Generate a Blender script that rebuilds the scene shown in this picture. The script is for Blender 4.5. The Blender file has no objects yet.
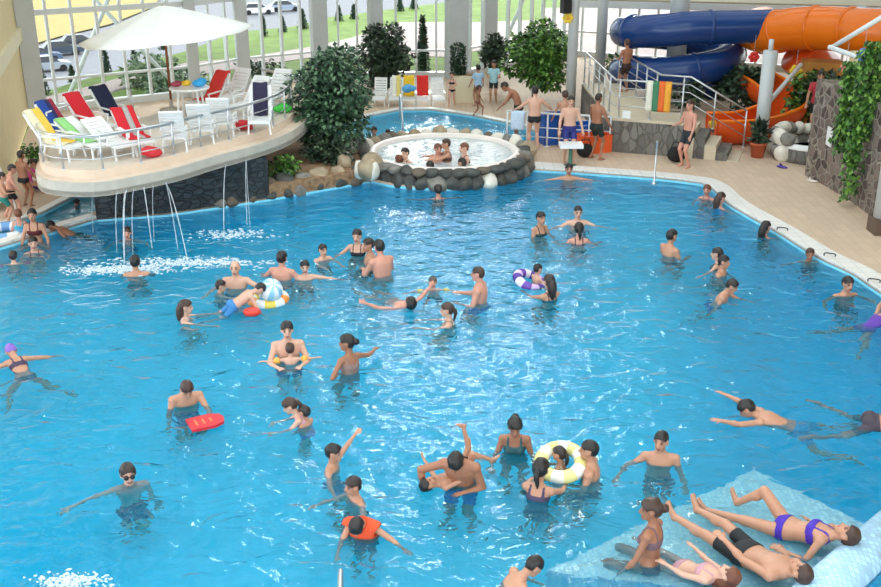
import bpy, bmesh, math, random
import numpy as np
from mathutils import Vector, Matrix, Euler
from mathutils.geometry import tessellate_polygon
random.seed(7); np.random.seed(7)
PI = math.pi
sc = bpy.context.scene
col = sc.collection

# ---------------------------------------------------------------- camera, world, exposure
FPX, PITCH, CAMH = 1052.0, math.radians(21.5), 6.6
cam_d = bpy.data.cameras.new('camera'); cam = bpy.data.objects.new('camera', cam_d); col.objects.link(cam)
cam.location = (0, 0, CAMH); cam.rotation_euler = (PI/2 - PITCH, 0, 0)
cam_d.sensor_width = 36.0; cam_d.lens = 36.0*FPX/881.0; cam_d.clip_end = 400
sc.camera = cam
sc.view_settings.view_transform = 'Standard'; sc.view_settings.look = 'None'
sc.view_settings.gamma = 1.0; sc.view_settings.use_curve_mapping = False
sc.view_settings.exposure = 1.5
w = bpy.data.worlds.new('overcast_sky'); sc.world = w; w.use_nodes = True
nt = w.node_tree; bgn = nt.nodes['Background']
tc = nt.nodes.new('ShaderNodeTexCoord'); sx = nt.nodes.new('ShaderNodeSeparateXYZ')
rp = nt.nodes.new('ShaderNodeValToRGB')
rp.color_ramp.elements[0].position = 0.0; rp.color_ramp.elements[0].color = (.80, .86, .90, 1)
rp.color_ramp.elements[1].position = 0.7; rp.color_ramp.elements[1].color = (.93, .97, 1.0, 1)
nt.links.new(tc.outputs['Generated'], sx.inputs[0]); nt.links.new(sx.outputs['Z'], rp.inputs[0])
nt.links.new(rp.outputs[0], bgn.inputs['Color']); bgn.inputs['Strength'].default_value = 1.15
sun_d = bpy.data.lights.new('sun', 'SUN'); sun = bpy.data.objects.new('sun', sun_d); col.objects.link(sun)  # broad lamp for a bright cloud patch, added to put glitter on the water
sun.rotation_euler = Vector((.02, .93, .325)).to_track_quat('Z', 'Y').to_euler(); sun_d.energy = 0.85; sun_d.angle = math.radians(14)
sun_d.color = (1, .97, .92)
sc.cycles.max_bounces = 10; sc.cycles.diffuse_bounces = 4; sc.cycles.glossy_bounces = 4
sc.cycles.transmission_bounces = 8; sc.cycles.transparent_max_bounces = 16

def G(px, py, z=0.0):
    """the place at height z that the photograph shows at pixel (px, py)"""
    dx = (px-440.5)/FPX; dy = -(py-293.5)/FPX
    d = (dx, math.cos(PITCH)+dy*math.sin(PITCH), -math.sin(PITCH)+dy*math.cos(PITCH))
    t = (z-CAMH)/d[2]
    return Vector((d[0]*t, d[1]*t, z))
def zrow(Y, py):
    """height at ground distance Y of something seen at pixel row py"""
    dy = -(py-293.5)/FPX
    return CAMH + Y*(-math.sin(PITCH)+dy*math.cos(PITCH))/(math.cos(PITCH)+dy*math.sin(PITCH))
def xcol(Y, z, px):
    return (px-440.5)/FPX*(Y*math.cos(PITCH)-(z-CAMH)*math.sin(PITCH))

# ---------------------------------------------------------------- materials
MATS = {}
def rgb(r, g, b):
    f = lambda c: (c/255/12.92) if c/255 <= .04045 else ((c/255+.055)/1.055)**2.4
    return (f(r), f(g), f(b), 1)
def mat(name, c, rough=.5, metal=0.0, noise=0.0, nscale=8.0, spec=.5, bump=0.0):
    if name in MATS: return MATS[name]
    m = bpy.data.materials.new(name); m.use_nodes = True; MATS[name] = m
    n = m.node_tree; b = n.nodes['Principled BSDF']
    b.inputs['Roughness'].default_value = rough; b.inputs['Metallic'].default_value = metal
    b.inputs['Specular IOR Level'].default_value = spec
    b.inputs['Base Color'].default_value = c
    if noise or bump:
        co = n.nodes.new('ShaderNodeTexCoord'); t = n.nodes.new('ShaderNodeTexNoise')
        t.inputs['Scale'].default_value = nscale; t.inputs['Detail'].default_value = 4
        n.links.new(co.outputs['Object'], t.inputs['Vector'])
        if noise:
            r = n.nodes.new('ShaderNodeValToRGB')
            r.color_ramp.elements[0].position = .3; r.color_ramp.elements[1].position = .7
            r.color_ramp.elements[0].color = (c[0]*(1-noise), c[1]*(1-noise), c[2]*(1-noise), 1)
            r.color_ramp.elements[1].color = (min(1, c[0]*(1+noise)), min(1, c[1]*(1+noise)), min(1, c[2]*(1+noise)), 1)
            n.links.new(t.outputs['Fac'], r.inputs[0]); n.links.new(r.outputs[0], b.inputs['Base Color'])
        if bump:
            bp = n.nodes.new('ShaderNodeBump'); bp.inputs['Distance'].default_value = bump
            n.links.new(t.outputs['Fac'], bp.inputs['Height']); n.links.new(bp.outputs[0], b.inputs['Normal'])
    return m
def mat_tiles(name, c, grout, sx_, sy_, gap=.012, rough=.4, var=.06, noise=.1, plane='XY'):
    """square or oblong tiles with grout, in metres"""
    m = bpy.data.materials.new(name); m.use_nodes = True; MATS[name] = m
    n = m.node_tree; b = n.nodes['Principled BSDF']; b.inputs['Roughness'].default_value = rough
    co = n.nodes.new('ShaderNodeTexCoord'); t = n.nodes.new('ShaderNodeTexBrick')
    t.offset = 0; t.inputs['Scale'].default_value = 1
    t.inputs['Brick Width'].default_value = sx_; t.inputs['Row Height'].default_value = sy_
    t.inputs['Mortar Size'].default_value = gap; t.inputs['Mortar Smooth'].default_value = .1
    t.inputs['Color1'].default_value = tuple(x*(1-var) for x in c[:3])+(1,)
    t.inputs['Color2'].default_value = tuple(min(1, x*(1+var)) for x in c[:3])+(1,)
    t.inputs['Mortar'].default_value = grout
    n.links.new(co.outputs['Object'], t.inputs['Vector'])
    nz = n.nodes.new('ShaderNodeTexNoise'); nz.inputs['Scale'].default_value = .9; nz.inputs['Detail'].default_value = 6
    n.links.new(co.outputs['Object'], nz.inputs['Vector'])
    mr = n.nodes.new('ShaderNodeMapRange'); mr.inputs[3].default_value = 1-noise; mr.inputs[4].default_value = 1+noise
    n.links.new(nz.outputs['Fac'], mr.inputs[0])
    mx = n.nodes.new('ShaderNodeMix'); mx.data_type = 'RGBA'; mx.blend_type = 'MULTIPLY'; mx.inputs[0].default_value = 1
    n.links.new(t.outputs['Color'], mx.inputs[6]); n.links.new(mr.outputs[0], mx.inputs[7])
    n.links.new(mx.outputs[2], b.inputs['Base Color'])
    return m
def mat_rubble(name, c1, c2, mortar, scale=2.2, rough=.8, gap=.09, zs=1.0, bump=.05):
    """rubble masonry: voronoi stones in mortar"""
    m = bpy.data.materials.new(name); m.use_nodes = True; MATS[name] = m
    n = m.node_tree; b = n.nodes['Principled BSDF']; b.inputs['Roughness'].default_value = rough
    co = n.nodes.new('ShaderNodeTexCoord'); mp = n.nodes.new('ShaderNodeMapping')
    mp.inputs['Scale'].default_value = (1, 1, zs); n.links.new(co.outputs['Object'], mp.inputs[0])
    v = n.nodes.new('ShaderNodeTexVoronoi'); v.inputs['Scale'].default_value = scale
    v2 = n.nodes.new('ShaderNodeTexVoronoi'); v2.feature = 'DISTANCE_TO_EDGE'; v2.inputs['Scale'].default_value = scale
    nz = n.nodes.new('ShaderNodeTexNoise'); nz.inputs['Scale'].default_value = scale*3; nz.inputs['Detail'].default_value = 5
    n.links.new(mp.outputs[0], v.inputs['Vector']); n.links.new(mp.outputs[0], v2.inputs['Vector']); n.links.new(mp.outputs[0], nz.inputs['Vector'])
    sp = n.nodes.new('ShaderNodeSeparateColor'); n.links.new(v.outputs['Color'], sp.inputs[0])
    mxc = n.nodes.new('ShaderNodeMix'); mxc.data_type = 'RGBA'; mxc.inputs[6].default_value = c1; mxc.inputs[7].default_value = c2
    n.links.new(sp.outputs[0], mxc.inputs[0])
    r = n.nodes.new('ShaderNodeValToRGB'); r.color_ramp.elements[0].position = gap*.6; r.color_ramp.elements[1].position = gap*1.3
    n.links.new(v2.outputs['Distance'], r.inputs[0])
    mm = n.nodes.new('ShaderNodeMix'); mm.data_type = 'RGBA'; mm.inputs[6].default_value = mortar
    n.links.new(r.outputs[0], mm.inputs[0]); n.links.new(mxc.outputs[2], mm.inputs[7])
    mu = n.nodes.new('ShaderNodeMix'); mu.data_type = 'RGBA'; mu.blend_type = 'MULTIPLY'; mu.inputs[0].default_value = .35
    n.links.new(mm.outputs[2], mu.inputs[6]); n.links.new(nz.outputs['Color'], mu.inputs[7])
    n.links.new(mu.outputs[2], b.inputs['Base Color'])
    bp = n.nodes.new('ShaderNodeBump'); bp.inputs['Distance'].default_value = bump
    n.links.new(r.outputs[0], bp.inputs['Height']); n.links.new(bp.outputs[0], b.inputs['Normal'])
    return m
def mat_glass(name):
    m = bpy.data.materials.new(name); m.use_nodes = True; MATS[name] = m
    n = m.node_tree; n.nodes.remove(n.nodes['Principled BSDF']); out = n.nodes['Material Output']
    tr = n.nodes.new('ShaderNodeBsdfTransparent'); tr.inputs[0].default_value = (.95, .975, .97, 1)
    gl = n.nodes.new('ShaderNodeBsdfGlossy'); gl.inputs['Roughness'].default_value = .02
    fr = n.nodes.new('ShaderNodeFresnel'); fr.inputs[0].default_value = 1.25
    mx = n.nodes.new('ShaderNodeMixShader')
    ge = n.nodes.new('ShaderNodeNewGeometry'); sb = n.nodes.new('ShaderNodeMath'); sb.operation = 'SUBTRACT'; sb.inputs[0].default_value = 1
    ml = n.nodes.new('ShaderNodeMath'); ml.operation = 'MULTIPLY'
    n.links.new(ge.outputs['Backfacing'], sb.inputs[1]); n.links.new(sb.outputs[0], ml.inputs[0]); n.links.new(fr.outputs[0], ml.inputs[1])
    n.links.new(ml.outputs[0], mx.inputs[0]); n.links.new(tr.outputs[0], mx.inputs[1]); n.links.new(gl.outputs[0], mx.inputs[2])
    n.links.new(mx.outputs[0], out.inputs['Surface'])
    return m
def mat_water(name, absorb, density=1.0, wave=.085, fine=.014, s1=2.8, s2=7.0, milk=.16, cloud=(.04, .50, .74, 1)):
    m = bpy.data.materials.new(name); m.use_nodes = True; MATS[name] = m
    n = m.node_tree; n.nodes.remove(n.nodes['Principled BSDF']); out = n.nodes['Material Output']
    co = n.nodes.new('ShaderNodeTexCoord')
    mp = n.nodes.new('ShaderNodeMapping'); mp.inputs['Scale'].default_value = (.75, 1.1, 1); mp.inputs['Rotation'].default_value = (0, 0, .35)
    n.links.new(co.outputs['Object'], mp.inputs[0])
    a = n.nodes.new('ShaderNodeTexNoise'); a.inputs['Scale'].default_value = s1; a.inputs['Detail'].default_value = 2.5; a.inputs['Distortion'].default_value = .9
    b = n.nodes.new('ShaderNodeTexNoise'); b.inputs['Scale'].default_value = s2; b.inputs['Detail'].default_value = 2; b.inputs['Distortion'].default_value = .6
    n.links.new(mp.outputs[0], a.inputs['Vector']); n.links.new(mp.outputs[0], b.inputs['Vector'])
    b1 = n.nodes.new('ShaderNodeBump'); b1.inputs['Distance'].default_value = wave
    b2 = n.nodes.new('ShaderNodeBump'); b2.inputs['Distance'].default_value = fine
    n.links.new(a.outputs['Fac'], b1.inputs['Height']); n.links.new(b.outputs['Fac'], b2.inputs['Height'])
    n.links.new(b1.outputs[0], b2.inputs['Normal'])
    g = n.nodes.new('ShaderNodeBsdfRefraction'); g.inputs['IOR'].default_value = 1.33; g.inputs['Roughness'].default_value = 0.0
    gl = n.nodes.new('ShaderNodeBsdfGlossy'); gl.inputs['Roughness'].default_value = 0.0
    fr = n.nodes.new('ShaderNodeFresnel'); fr.inputs['IOR'].default_value = 1.33
    df = n.nodes.new('ShaderNodeBsdfDiffuse'); df.inputs['Color'].default_value = cloud
    for q in (g, gl, fr): n.links.new(b2.outputs[0], q.inputs['Normal'])
    mxs = n.nodes.new('ShaderNodeMixShader'); mxs.inputs[0].default_value = milk
    n.links.new(g.outputs[0], mxs.inputs[1]); n.links.new(df.outputs[0], mxs.inputs[2])
    top = n.nodes.new('ShaderNodeMixShader')
    n.links.new(fr.outputs[0], top.inputs[0]); n.links.new(mxs.outputs[0], top.inputs[1]); n.links.new(gl.outputs[0], top.inputs[2])
    n.links.new(top.outputs[0], out.inputs['Surface'])
    va = n.nodes.new('ShaderNodeVolumeAbsorption'); va.inputs['Color'].default_value = absorb; va.inputs['Density'].default_value = density
    n.links.new(va.outputs[0], out.inputs['Volume'])
    return m

# ---------------------------------------------------------------- mesh helpers
def frame_of(d):
    d = Vector(d).normalized()
    u = Vector((0, 0, 1)) if abs(d.z) < .95 else Vector((0, 1, 0))
    a = d.cross(u).normalized(); b = a.cross(d).normalized()
    return a, b, d
class MB:
    def __init__(s): s.v = []; s.f = []; s.mi = []; s.cur = 0
    def add(s, vs, fs):
        o = len(s.v); s.v.extend([tuple(x) for x in vs]); s.f.extend([tuple(i+o for i in f) for f in fs]); s.mi.extend([s.cur]*len(fs)); return s
    def box(s, c, size, rz=0.0, R=None):
        x, y, z = [k/2 for k in size]; c = Vector(c)
        R = R or Matrix.Rotation(rz, 3, 'Z')
        vs = [c + R @ Vector(p) for p in ((-x,-y,-z),(x,-y,-z),(x,y,-z),(-x,y,-z),(-x,-y,z),(x,-y,z),(x,y,z),(-x,y,z))]
        return s.add(vs, [(3,2,1,0),(4,5,6,7),(0,1,5,4),(1,2,6,5),(2,3,7,6),(3,0,4,7)])
    def beam(s, p0, p1, wd, ht, up=(0,0,1)):
        p0 = Vector(p0); p1 = Vector(p1); d = (p1-p0).normalized(); u = Vector(up)
        if abs(d.dot(u)) > .98: u = Vector((0,1,0))
        a = d.cross(u).normalized()*wd/2; b = a.cross(d).normalized()*ht/2
        vs = [p0-a-b, p0+a-b, p0+a+b, p0-a+b, p1-a-b, p1+a-b, p1+a+b, p1-a+b]
        return s.add(vs, [(3,2,1,0),(4,5,6,7),(0,1,5,4),(1,2,6,5),(2,3,7,6),(3,0,4,7)])
    def tube(s, pts, r, seg=8, closed=False, caps=True, rot=None):
        pts = [Vector(p) for p in pts]; n = len(pts); rs = r if isinstance(r, (list, tuple)) else [r]*n
        vs = []; pa = None
        for i, p in enumerate(pts):
            if closed: d = pts[(i+1) % n]-pts[i-1]
            else: d = pts[min(i+1, n-1)]-pts[max(i-1, 0)]
            d.normalize()
            if pa is None: a, b, _ = frame_of(d)
            else:
                a = pa - d*pa.dot(d)
                a = a.normalized() if a.length > 1e-5 else frame_of(d)[0]
            b = d.cross(a).normalized(); pa = a
            for k in range(seg):
                t = 2*PI*k/seg; vs.append(p + (a*math.cos(t)+b*math.sin(t))*rs[i])
        fs = []
        for i in range(n if closed else n-1):
            j = (i+1) % n
            for k in range(seg):
                l = (k+1) % seg; fs.append((i*seg+k, i*seg+l, j*seg+l, j*seg+k))
        if caps and not closed:
            fs.append(tuple(reversed(range(seg)))); fs.append(tuple(range((n-1)*seg, n*seg)))
        return s.add(vs, fs)
    def lathe(s, prof, c=(0,0,0), seg=20, sx=1, sy=1):
        c = Vector(c); n = len(prof); vs = []
        for r, z in prof:
            for k in range(seg):
                t = 2*PI*k/seg; vs.append(c+Vector((r*math.cos(t)*sx, r*math.sin(t)*sy, z)))
        fs = [(i*seg+k, i*seg+(k+1) % seg, (i+1)*seg+(k+1) % seg, (i+1)*seg+k) for i in range(n-1) for k in range(seg)]
        if prof[0][0] > 1e-6: fs.append(tuple(reversed(range(seg))))
        if prof[-1][0] > 1e-6: fs.append(tuple(range((n-1)*seg, n*seg)))
        return s.add(vs, fs)
    def ball(s, c, r, R=None, nu=12, nv=8):
        r = r if isinstance(r, (list, tuple)) else (r, r, r); c = Vector(c); vs = []; fs = []
        R = R or Matrix.Identity(3)
        vs.append(c+R @ Vector((0,0,-r[2])))
        for j in range(1, nv):
            ph = -PI/2+PI*j/nv
            for k in range(nu):
                t = 2*PI*k/nu; vs.append(c+R @ Vector((r[0]*math.cos(ph)*math.cos(t), r[1]*math.cos(ph)*math.sin(t), r[2]*math.sin(ph))))
        vs.append(c+R @ Vector((0,0,r[2]))); L = len(vs)-1
        for k in range(nu): fs.append((0, 1+(k+1) % nu, 1+k))
        for j in range(nv-2):
            for k in range(nu):
                a = 1+j*nu+k; b = 1+j*nu+(k+1) % nu; fs.append((a, b, b+nu, a+nu))
        for k in range(nu): fs.append((L, L-nu+k, L-nu+(k+1) % nu))
        return s.add(vs, fs)
    def sheet(s, rows, th=.012):
        """thick cloth from a grid of points"""
        nr = len(rows); nc = len(rows[0]); P = [[Vector(p) for p in r] for r in rows]; vs = []
        for sg in (1, -1):
            for i in range(nr):
                for j in range(nc):
                    du = P[min(i+1, nr-1)][j]-P[max(i-1, 0)][j]; dv = P[i][min(j+1, nc-1)]-P[i][max(j-1, 0)]
                    nn = du.cross(dv); nn = nn.normalized() if nn.length > 1e-9 else Vector((0,0,1))
                    vs.append(P[i][j]+nn*sg*th/2)
        fs = []; o = nr*nc
        for i in range(nr-1):
            for j in range(nc-1):
                a = i*nc+j; fs.append((a, a+nc, a+nc+1, a+1)); fs.append((o+a, o+a+1, o+a+nc+1, o+a+nc))
        ring = [j for j in range(nc)]+[i*nc+nc-1 for i in range(1, nr)]+[(nr-1)*nc+j for j in range(nc-2, -1, -1)]+[i*nc for i in range(nr-2, 0, -1)]
        for i in range(len(ring)):
            a = ring[i]; b = ring[(i+1) % len(ring)]; fs.append((a, b, o+b, o+a))
        return s.add(vs, fs)
    def prism(s, loop, z0, z1, holes=(), top=True, bottom=True):
        """a flat outline (with holes) given thickness; z may be numbers"""
        loops = [[Vector((p[0], p[1], 0)) for p in loop]]+[[Vector((p[0], p[1], 0)) for p in h] for h in holes]
        tri = tessellate_polygon(loops); flat = [p for l in loops for p in l]; n = len(flat)
        vs = [(p.x, p.y, z1) for p in flat]+[(p.x, p.y, z0) for p in flat]; fs = []
        for a, b, c in tri:
            nz = (flat[b]-flat[a]).cross(flat[c]-flat[a]).z
            t = (a, b, c) if nz > 0 else (a, c, b)
            if top: fs.append(t)
            if bottom: fs.append((t[0]+n, t[2]+n, t[1]+n))
        o = 0
        for li, l in enumerate(loops):
            k = len(l); area = sum(l[i].x*l[(i+1) % k].y-l[(i+1) % k].x*l[i].y for i in range(k))
            ccw = area > 0
            for i in range(k):
                a = o+i; b = o+(i+1) % k
                q = (a+n, b+n, b, a) if (ccw == (li == 0)) else (b+n, a+n, a, b)
                fs.append(q)
            o += k
        return s.add(vs, fs)
    def build(s, name, mats, parent=None, smooth=False, loc=None):
        me = bpy.data.meshes.new(name); me.from_pydata(s.v, [], s.f); me.update()
        for m in (mats if isinstance(mats, (list, tuple)) else [mats]): me.materials.append(m)
        if any(s.mi): me.polygons.foreach_set('material_index', s.mi)
        if smooth: me.polygons.foreach_set('use_smooth', [True]*len(me.polygons))
        o = bpy.data.objects.new(name, me); col.objects.link(o)
        if parent: o.parent = parent
        if loc is not None: o.location = loc
        return o
def tag(o, label, cat, group=None, kind=None):
    o['label'] = label; o['category'] = cat
    if group: o['group'] = group
    if kind: o['kind'] = kind
    return o
def thing(name, loc, label, cat, rz=0.0, group=None):
    o = bpy.data.objects.new(name, None); col.objects.link(o); o.location = loc; o.rotation_euler = (0, 0, rz)
    o.empty_display_size = .1
    return tag(o, label, cat, group)
def struct(o, label=None, cat=None):
    o['kind'] = 'structure'
    if label: o['label'] = label; o['category'] = cat or o.name.split('_')[0].split('.')[0]
    return o
def dup(o, parent=None):
    c = o.copy(); col.objects.link(c)
    if parent: c.parent = parent
    for ch in list(o.children): dup(ch, c)
    return c
def clone(o, loc, rz, label, group=None):
    c = dup(o); c.location = loc; c.rotation_euler = (0, 0, rz); c['label'] = label
    if group: c['group'] = group
    return c
def smooth_path(pts, n=8, closed=False):
    pts = [Vector(p) for p in pts]; N = len(pts); out = []
    for i in range(N if closed else N-1):
        if closed: p0, p1, p2, p3 = pts[i-1], pts[i], pts[(i+1) % N], pts[(i+2) % N]
        else: p0, p1, p2, p3 = pts[max(i-1, 0)], pts[i], pts[i+1], pts[min(i+2, N-1)]
        for k in range(n):
            t = k/n
            out.append(.5*((2*p1)+(p2-p0)*t+(2*p0-5*p1+4*p2-p3)*t*t+(3*p1-p0-3*p2+p3)*t**3))
    if not closed: out.append(pts[-1])
    return out
def offset_loop(pts, d):
    """move an open or closed plan outline sideways by d (left of travel)"""
    out = []; n = len(pts)
    for i in range(n):
        a = Vector(pts[max(i-1, 0)][:2]); b = Vector(pts[min(i+1, n-1)][:2]); t = (b-a).normalized()
        out.append((pts[i][0]-t.y*d, pts[i][1]+t.x*d))
    return out

# common materials
WHITE = mat('white_plastic', rgb(238, 238, 236), .35)
STEEL = mat('brushed_steel', (.62, .64, .66, 1), .28, .9)
WFRAME = mat('white_painted_metal', rgb(222, 226, 226), .4)
COLM = mat('column_paint', rgb(196, 200, 200), .5, noise=.04, nscale=2)
BEIGE = mat('beige_plaster', rgb(222, 204, 158), .7, noise=.04, nscale=3)
BEIGE2 = mat('pale_beige_trim', rgb(228, 218, 186), .6, noise=.03, nscale=3)
DECK = mat_tiles('beige_deck_tiles', rgb(206, 181, 156), rgb(188, 164, 140), .2, .4, .006, .75, .05, .08)
COPING = mat_tiles('white_coping_tiles', rgb(232, 228, 222), rgb(200, 198, 194), .25, .25, .006, .4, .03, .04)
POOLT = mat_tiles('pale_blue_pool_tiles', (.25, .74, .95, 1), (.31, .78, .96, 1), .25, .25, .012, .5, .05, .1)
BENCHT = mat_tiles('pale_mosaic', rgb(232, 243, 252), rgb(204, 226, 242), .06, .06, .006, .5, .2, .12)
GLASS = mat_glass('clear_glass')
WATER = mat_water('pool_water', (.03, .90, .97, 1), 1.0)
RUBBLE = mat_rubble('brown_rubble_wall', rgb(82, 66, 62), rgb(146, 128, 118), rgb(156, 145, 132), 4.6, .8, .09)
DARKST = mat_rubble('dark_slate_cladding', rgb(44, 50, 54), rgb(70, 74, 76), rgb(40, 44, 46), 5.0, .5, .06, 1.8)
GREYST = mat_rubble('grey_cladding', rgb(112, 108, 102), rgb(142, 138, 130), rgb(124, 120, 112), 6.0, .8, .05, .5)
# ---------------------------------------------------------------- the setting
ZD = 0.08
P2 = lambda *a: [tuple(G(x, y)[:2]) for x, y in a]
edge_left = P2((0,250),(40,238),(95,222.5))
edge_base = P2((97,222),(130,219.5),(165,217),(220,209),(270,201),(320,192),(370,183))
edge_tub = P2((392,187.5),(415,189.5),(440,191),(462,190),(490,184),(505,178),(519,171))
edge_far = P2((560,173.5),(610,177),(660,181),(690,184.5))
edge_right = P2((702,186.5),(712,192),(722,202),(736,212),(776,235),(816,260),(851,277),(881,297))
right_out = [(8.0, 14.0), (8.4, 10.0), (8.4, 3.0)]
def sm(l, n=4): return [tuple(p[:2]) for p in smooth_path([(a, b, 0) for a, b in l], n)]
edge_fr = sm(edge_far+edge_right+right_out)
main_loop = [(-11.5, 14.8)]+edge_left+edge_base+edge_tub+edge_fr+[(-11.5, 3.0)]
def sstep(a, b, x): t = min(1, max(0, (x-a)/(b-a))); return t*t*(3-2*t)
def floor_z(x, y): return -1.08-.95*sstep(2.2, 5.6, x-.25*(y-12))-.3*sstep(18.5, 21.5, y)-.25*sstep(-1.5, -5, x)*sstep(13, 9.5, y) if y < 26 else -.75
kids_loop = [(-10.6, 16.9), (-9.4, 18.45), (-8.72, 19.35), (-7.5, 21.0), (-7.25, 21.35), (-6.6, 21.9), (-7.4, 23.1), (-8.05, 22.6), (-8.35, 21.25), (-8.9, 20.2), (-10.6, 18.9)]
rear_loop = P2((300,150),(322,140),(345,127),(372,118),(400,112.5),(430,112.0),(472,118),(505,125),(530,131))+[(2.75, 28.2), (2.5, 27.75), (2.0, 27.7), (-2.2, 27.7)]
FAC = [(-12.2, 31.3), (-7.9, 34.0), (-6.6, 35.6), (-4.2, 37.2), (-2.25, 37.4), (.55, 37.4), (4.9, 42.6), (17, 36.6)]
deck_loop = [(-15, 2), (17, 2)]+list(reversed(FAC))+[(-9.28, 21.2), (-15, 21.2)]
m = MB(); m.prism(deck_loop, -.04, ZD, holes=[main_loop, kids_loop, rear_loop])
struct(m.build('floor', DECK), 'beige tiled pool deck', 'floor')

def basin(name, loop, z, depthf=None):
    m = MB(); m.prism(loop, z-.1, z, bottom=True)
    cx, cy = sum(p[0] for p in loop)/len(loop), sum(p[1] for p in loop)/len(loop); loop = [(cx+(p[0]-cx)*.998, cy+(p[1]-cy)*.998) for p in loop]
    n = len(loop); vs = [(p[0], p[1], z-.02) for p in loop]+[(p[0], p[1], ZD-.03) for p in loop]
    m.add(vs, [(i, (i+1) % n, n+(i+1) % n, n+i) for i in range(n)])
    return struct(m.build(name, POOLT), name.replace('_', ' ')+' of pale blue tiles', 'pool')
ZF = -1.12
basin('main_pool_basin', main_loop, -2.35); basin('paddling_pool_basin', kids_loop, -.4); basin('rear_pool_basin', rear_loop, -.75)
def water(name, loop, zb, zt, m_):
    m = MB(); c = Vector((sum(p[0] for p in loop)/len(loop), sum(p[1] for p in loop)/len(loop)))
    m.prism(loop, zb-.3, zt)
    o = m.build(name, m_); return struct(o, name.replace('_', ' '), 'water')
m = MB(); gx = np.linspace(-11.6, 9.2, 43); gy = np.linspace(2.9, 25.3, 45)
m.add([(x, y, floor_z(x, y)) for y in gy for x in gx], [(j*43+i, j*43+i+1, (j+1)*43+i+1, (j+1)*43+i) for j in range(44) for i in range(42)])
struct(m.build('floor_pool', POOLT, None, True), 'sloping pale blue pool floor', 'floor')
water('main_pool_water', main_loop, -2.2, 0.0, WATER)
water('paddling_pool_water', kids_loop, -.4, 0.0, WATER)
water('rear_pool_water', rear_loop, -.75, 0.0, WATER)

def strip(name, inner, wid, z0, z1, m_, n=1):
    outer = offset_loop(inner, wid); k = len(inner); m = MB()
    vs = [(p[0], p[1], z1) for p in inner]+[(p[0], p[1], z1) for p in outer]+[(p[0], p[1], z0) for p in inner]+[(p[0], p[1], z0) for p in outer]
    fs = []
    for i in range(k-1):
        fs += [(i, i+1, k+i+1, k+i), (2*k+i, 2*k+i+1, i+1, i), (k+i, k+i+1, 3*k+i+1, 3*k+i)]
    fs += [(0, k, 3*k, 2*k), (k-1, 3*k-1+0, 4*k-1, 2*k-1)]
    m.add(vs, fs); return struct(m.build(name, m_))
strip('trim_1', edge_fr, .42, .02, ZD+.03, COPING)
strip('trim_2', [(1.95, 24.9)]+[edge_far[0]], .55, .02, ZD+.03, COPING)
strip('trim_3', [(-11.5, 14.8)]+edge_left+[edge_base[0]], .26, .02, ZD+.05, COPING)
strip('trim_4', [tuple(p) for p in rear_loop[1:10]], .22, .02, ZD+.03, COPING)
strip('trim_5', [tuple(p) for p in kids_loop[6:]], -.2, .02, ZD+.03, COPING)

# facade: windows between columns
HF = 6.8
def facade(i, a, b, h=HF, step=.74):
    a = Vector((a[0], a[1], 0)); b = Vector((b[0], b[1], 0)); L = (b-a).length; d = (b-a)/L; nrm = Vector((-d.y, d.x, 0))
    m = MB(); k = max(2, round(L/step))
    for j in range(k+1):
        p = a+d*(L*j/k); m.box((p.x, p.y, h/2), (.075, .14, h), math.atan2(d.y, d.x))
    for z, t in ((.14, .28), (1.02, .07), (2.98, .16), (4.9, .07), (h-.1, .2)):
        c = a+d*(L/2); m.box((c.x, c.y, z), (L, .12 if t < .2 else .22, t), math.atan2(d.y, d.x))
    o = m.build('window_%d' % i, WFRAME); struct(o, 'tall window wall of white mullions', 'window')
    g = MB(); g.box(((a+b)/2)[:2]+(h/2,), (L-.02, .012, h-.3), math.atan2(d.y, d.x)); g.build('pane', GLASS, o)
    return o
for i in range(len(FAC)-1): facade(i+1, FAC[i], FAC[i+1])
m = MB()
def column(p, r=.2, h=HF, z0=0.0, sq=True, lean=(0, 0), nm='column', mt=None):
    m = MB()
    if sq: m.box((p[0], p[1], z0+(h-z0)/2), (r*2, r*2, h-z0), .35)
    else: m.tube([(p[0], p[1], z0), (p[0]+lean[0], p[1]+lean[1], h)], r, 16)
    return struct(m.build(nm, mt or COLM, smooth=False if sq else True), 'pale grey column', 'column')
for x, y, r in ((-7.85, 33.75, .17), (-6.55, 35.3, .2), (-4.18, 36.9, .26), (-2.25, 37.1, .22), (.55, 37.1, .32), (1.75, 38.9, .22)): column((x, y), r)
column((-12.0, 31.2), .26)
# diagonal white braces behind the glass
for (x0, y0, z0), (x1, y1, z1) in (((-11.6, 32.6, .2), (-9.4, 34, 5)), ((-8.6, 34.6, .2), (-10.8, 33.3, 3.4)), ((2.2, 40.6, .3), (4.4, 44, 4.5))):
    m = MB(); m.tube([(x0, y0, z0), (x1, y1, z1)], .07, 10); struct(m.build('trim_6', WFRAME, smooth=True))
# left wall
def wall(name, a, b, h, th, m_, z0=0.0):
    a = Vector((a[0], a[1], 0)); b = Vector((b[0], b[1], 0)); d = (b-a); c = (a+b)/2; m = MB()
    m.box((c.x, c.y, z0+(h-z0)/2), (d.length, th, h-z0), math.atan2(d.y, d.x)); return struct(m.build(name, m_), name.replace('_', ' '), 'wall')
wall('wall_left', (-9.45, 21.3), (-12.35, 31.2), 9.6, .16, BEIGE, -.04)
wall('wall_left_front', (-15, 21.3), (-9.37, 21.3), 9.6, .16, BEIGE, -.04)
ztr = zrow(26.3, 58)
wall('trim_7', (-9.38, 21.2), (-12.2, 31.1), ztr+.16, .2, BEIGE2, ztr-.2)
wall('wall_right', (16.9, 2), (16.9, 36.6), 9.6, .16, BEIGE, -.04)
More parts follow.
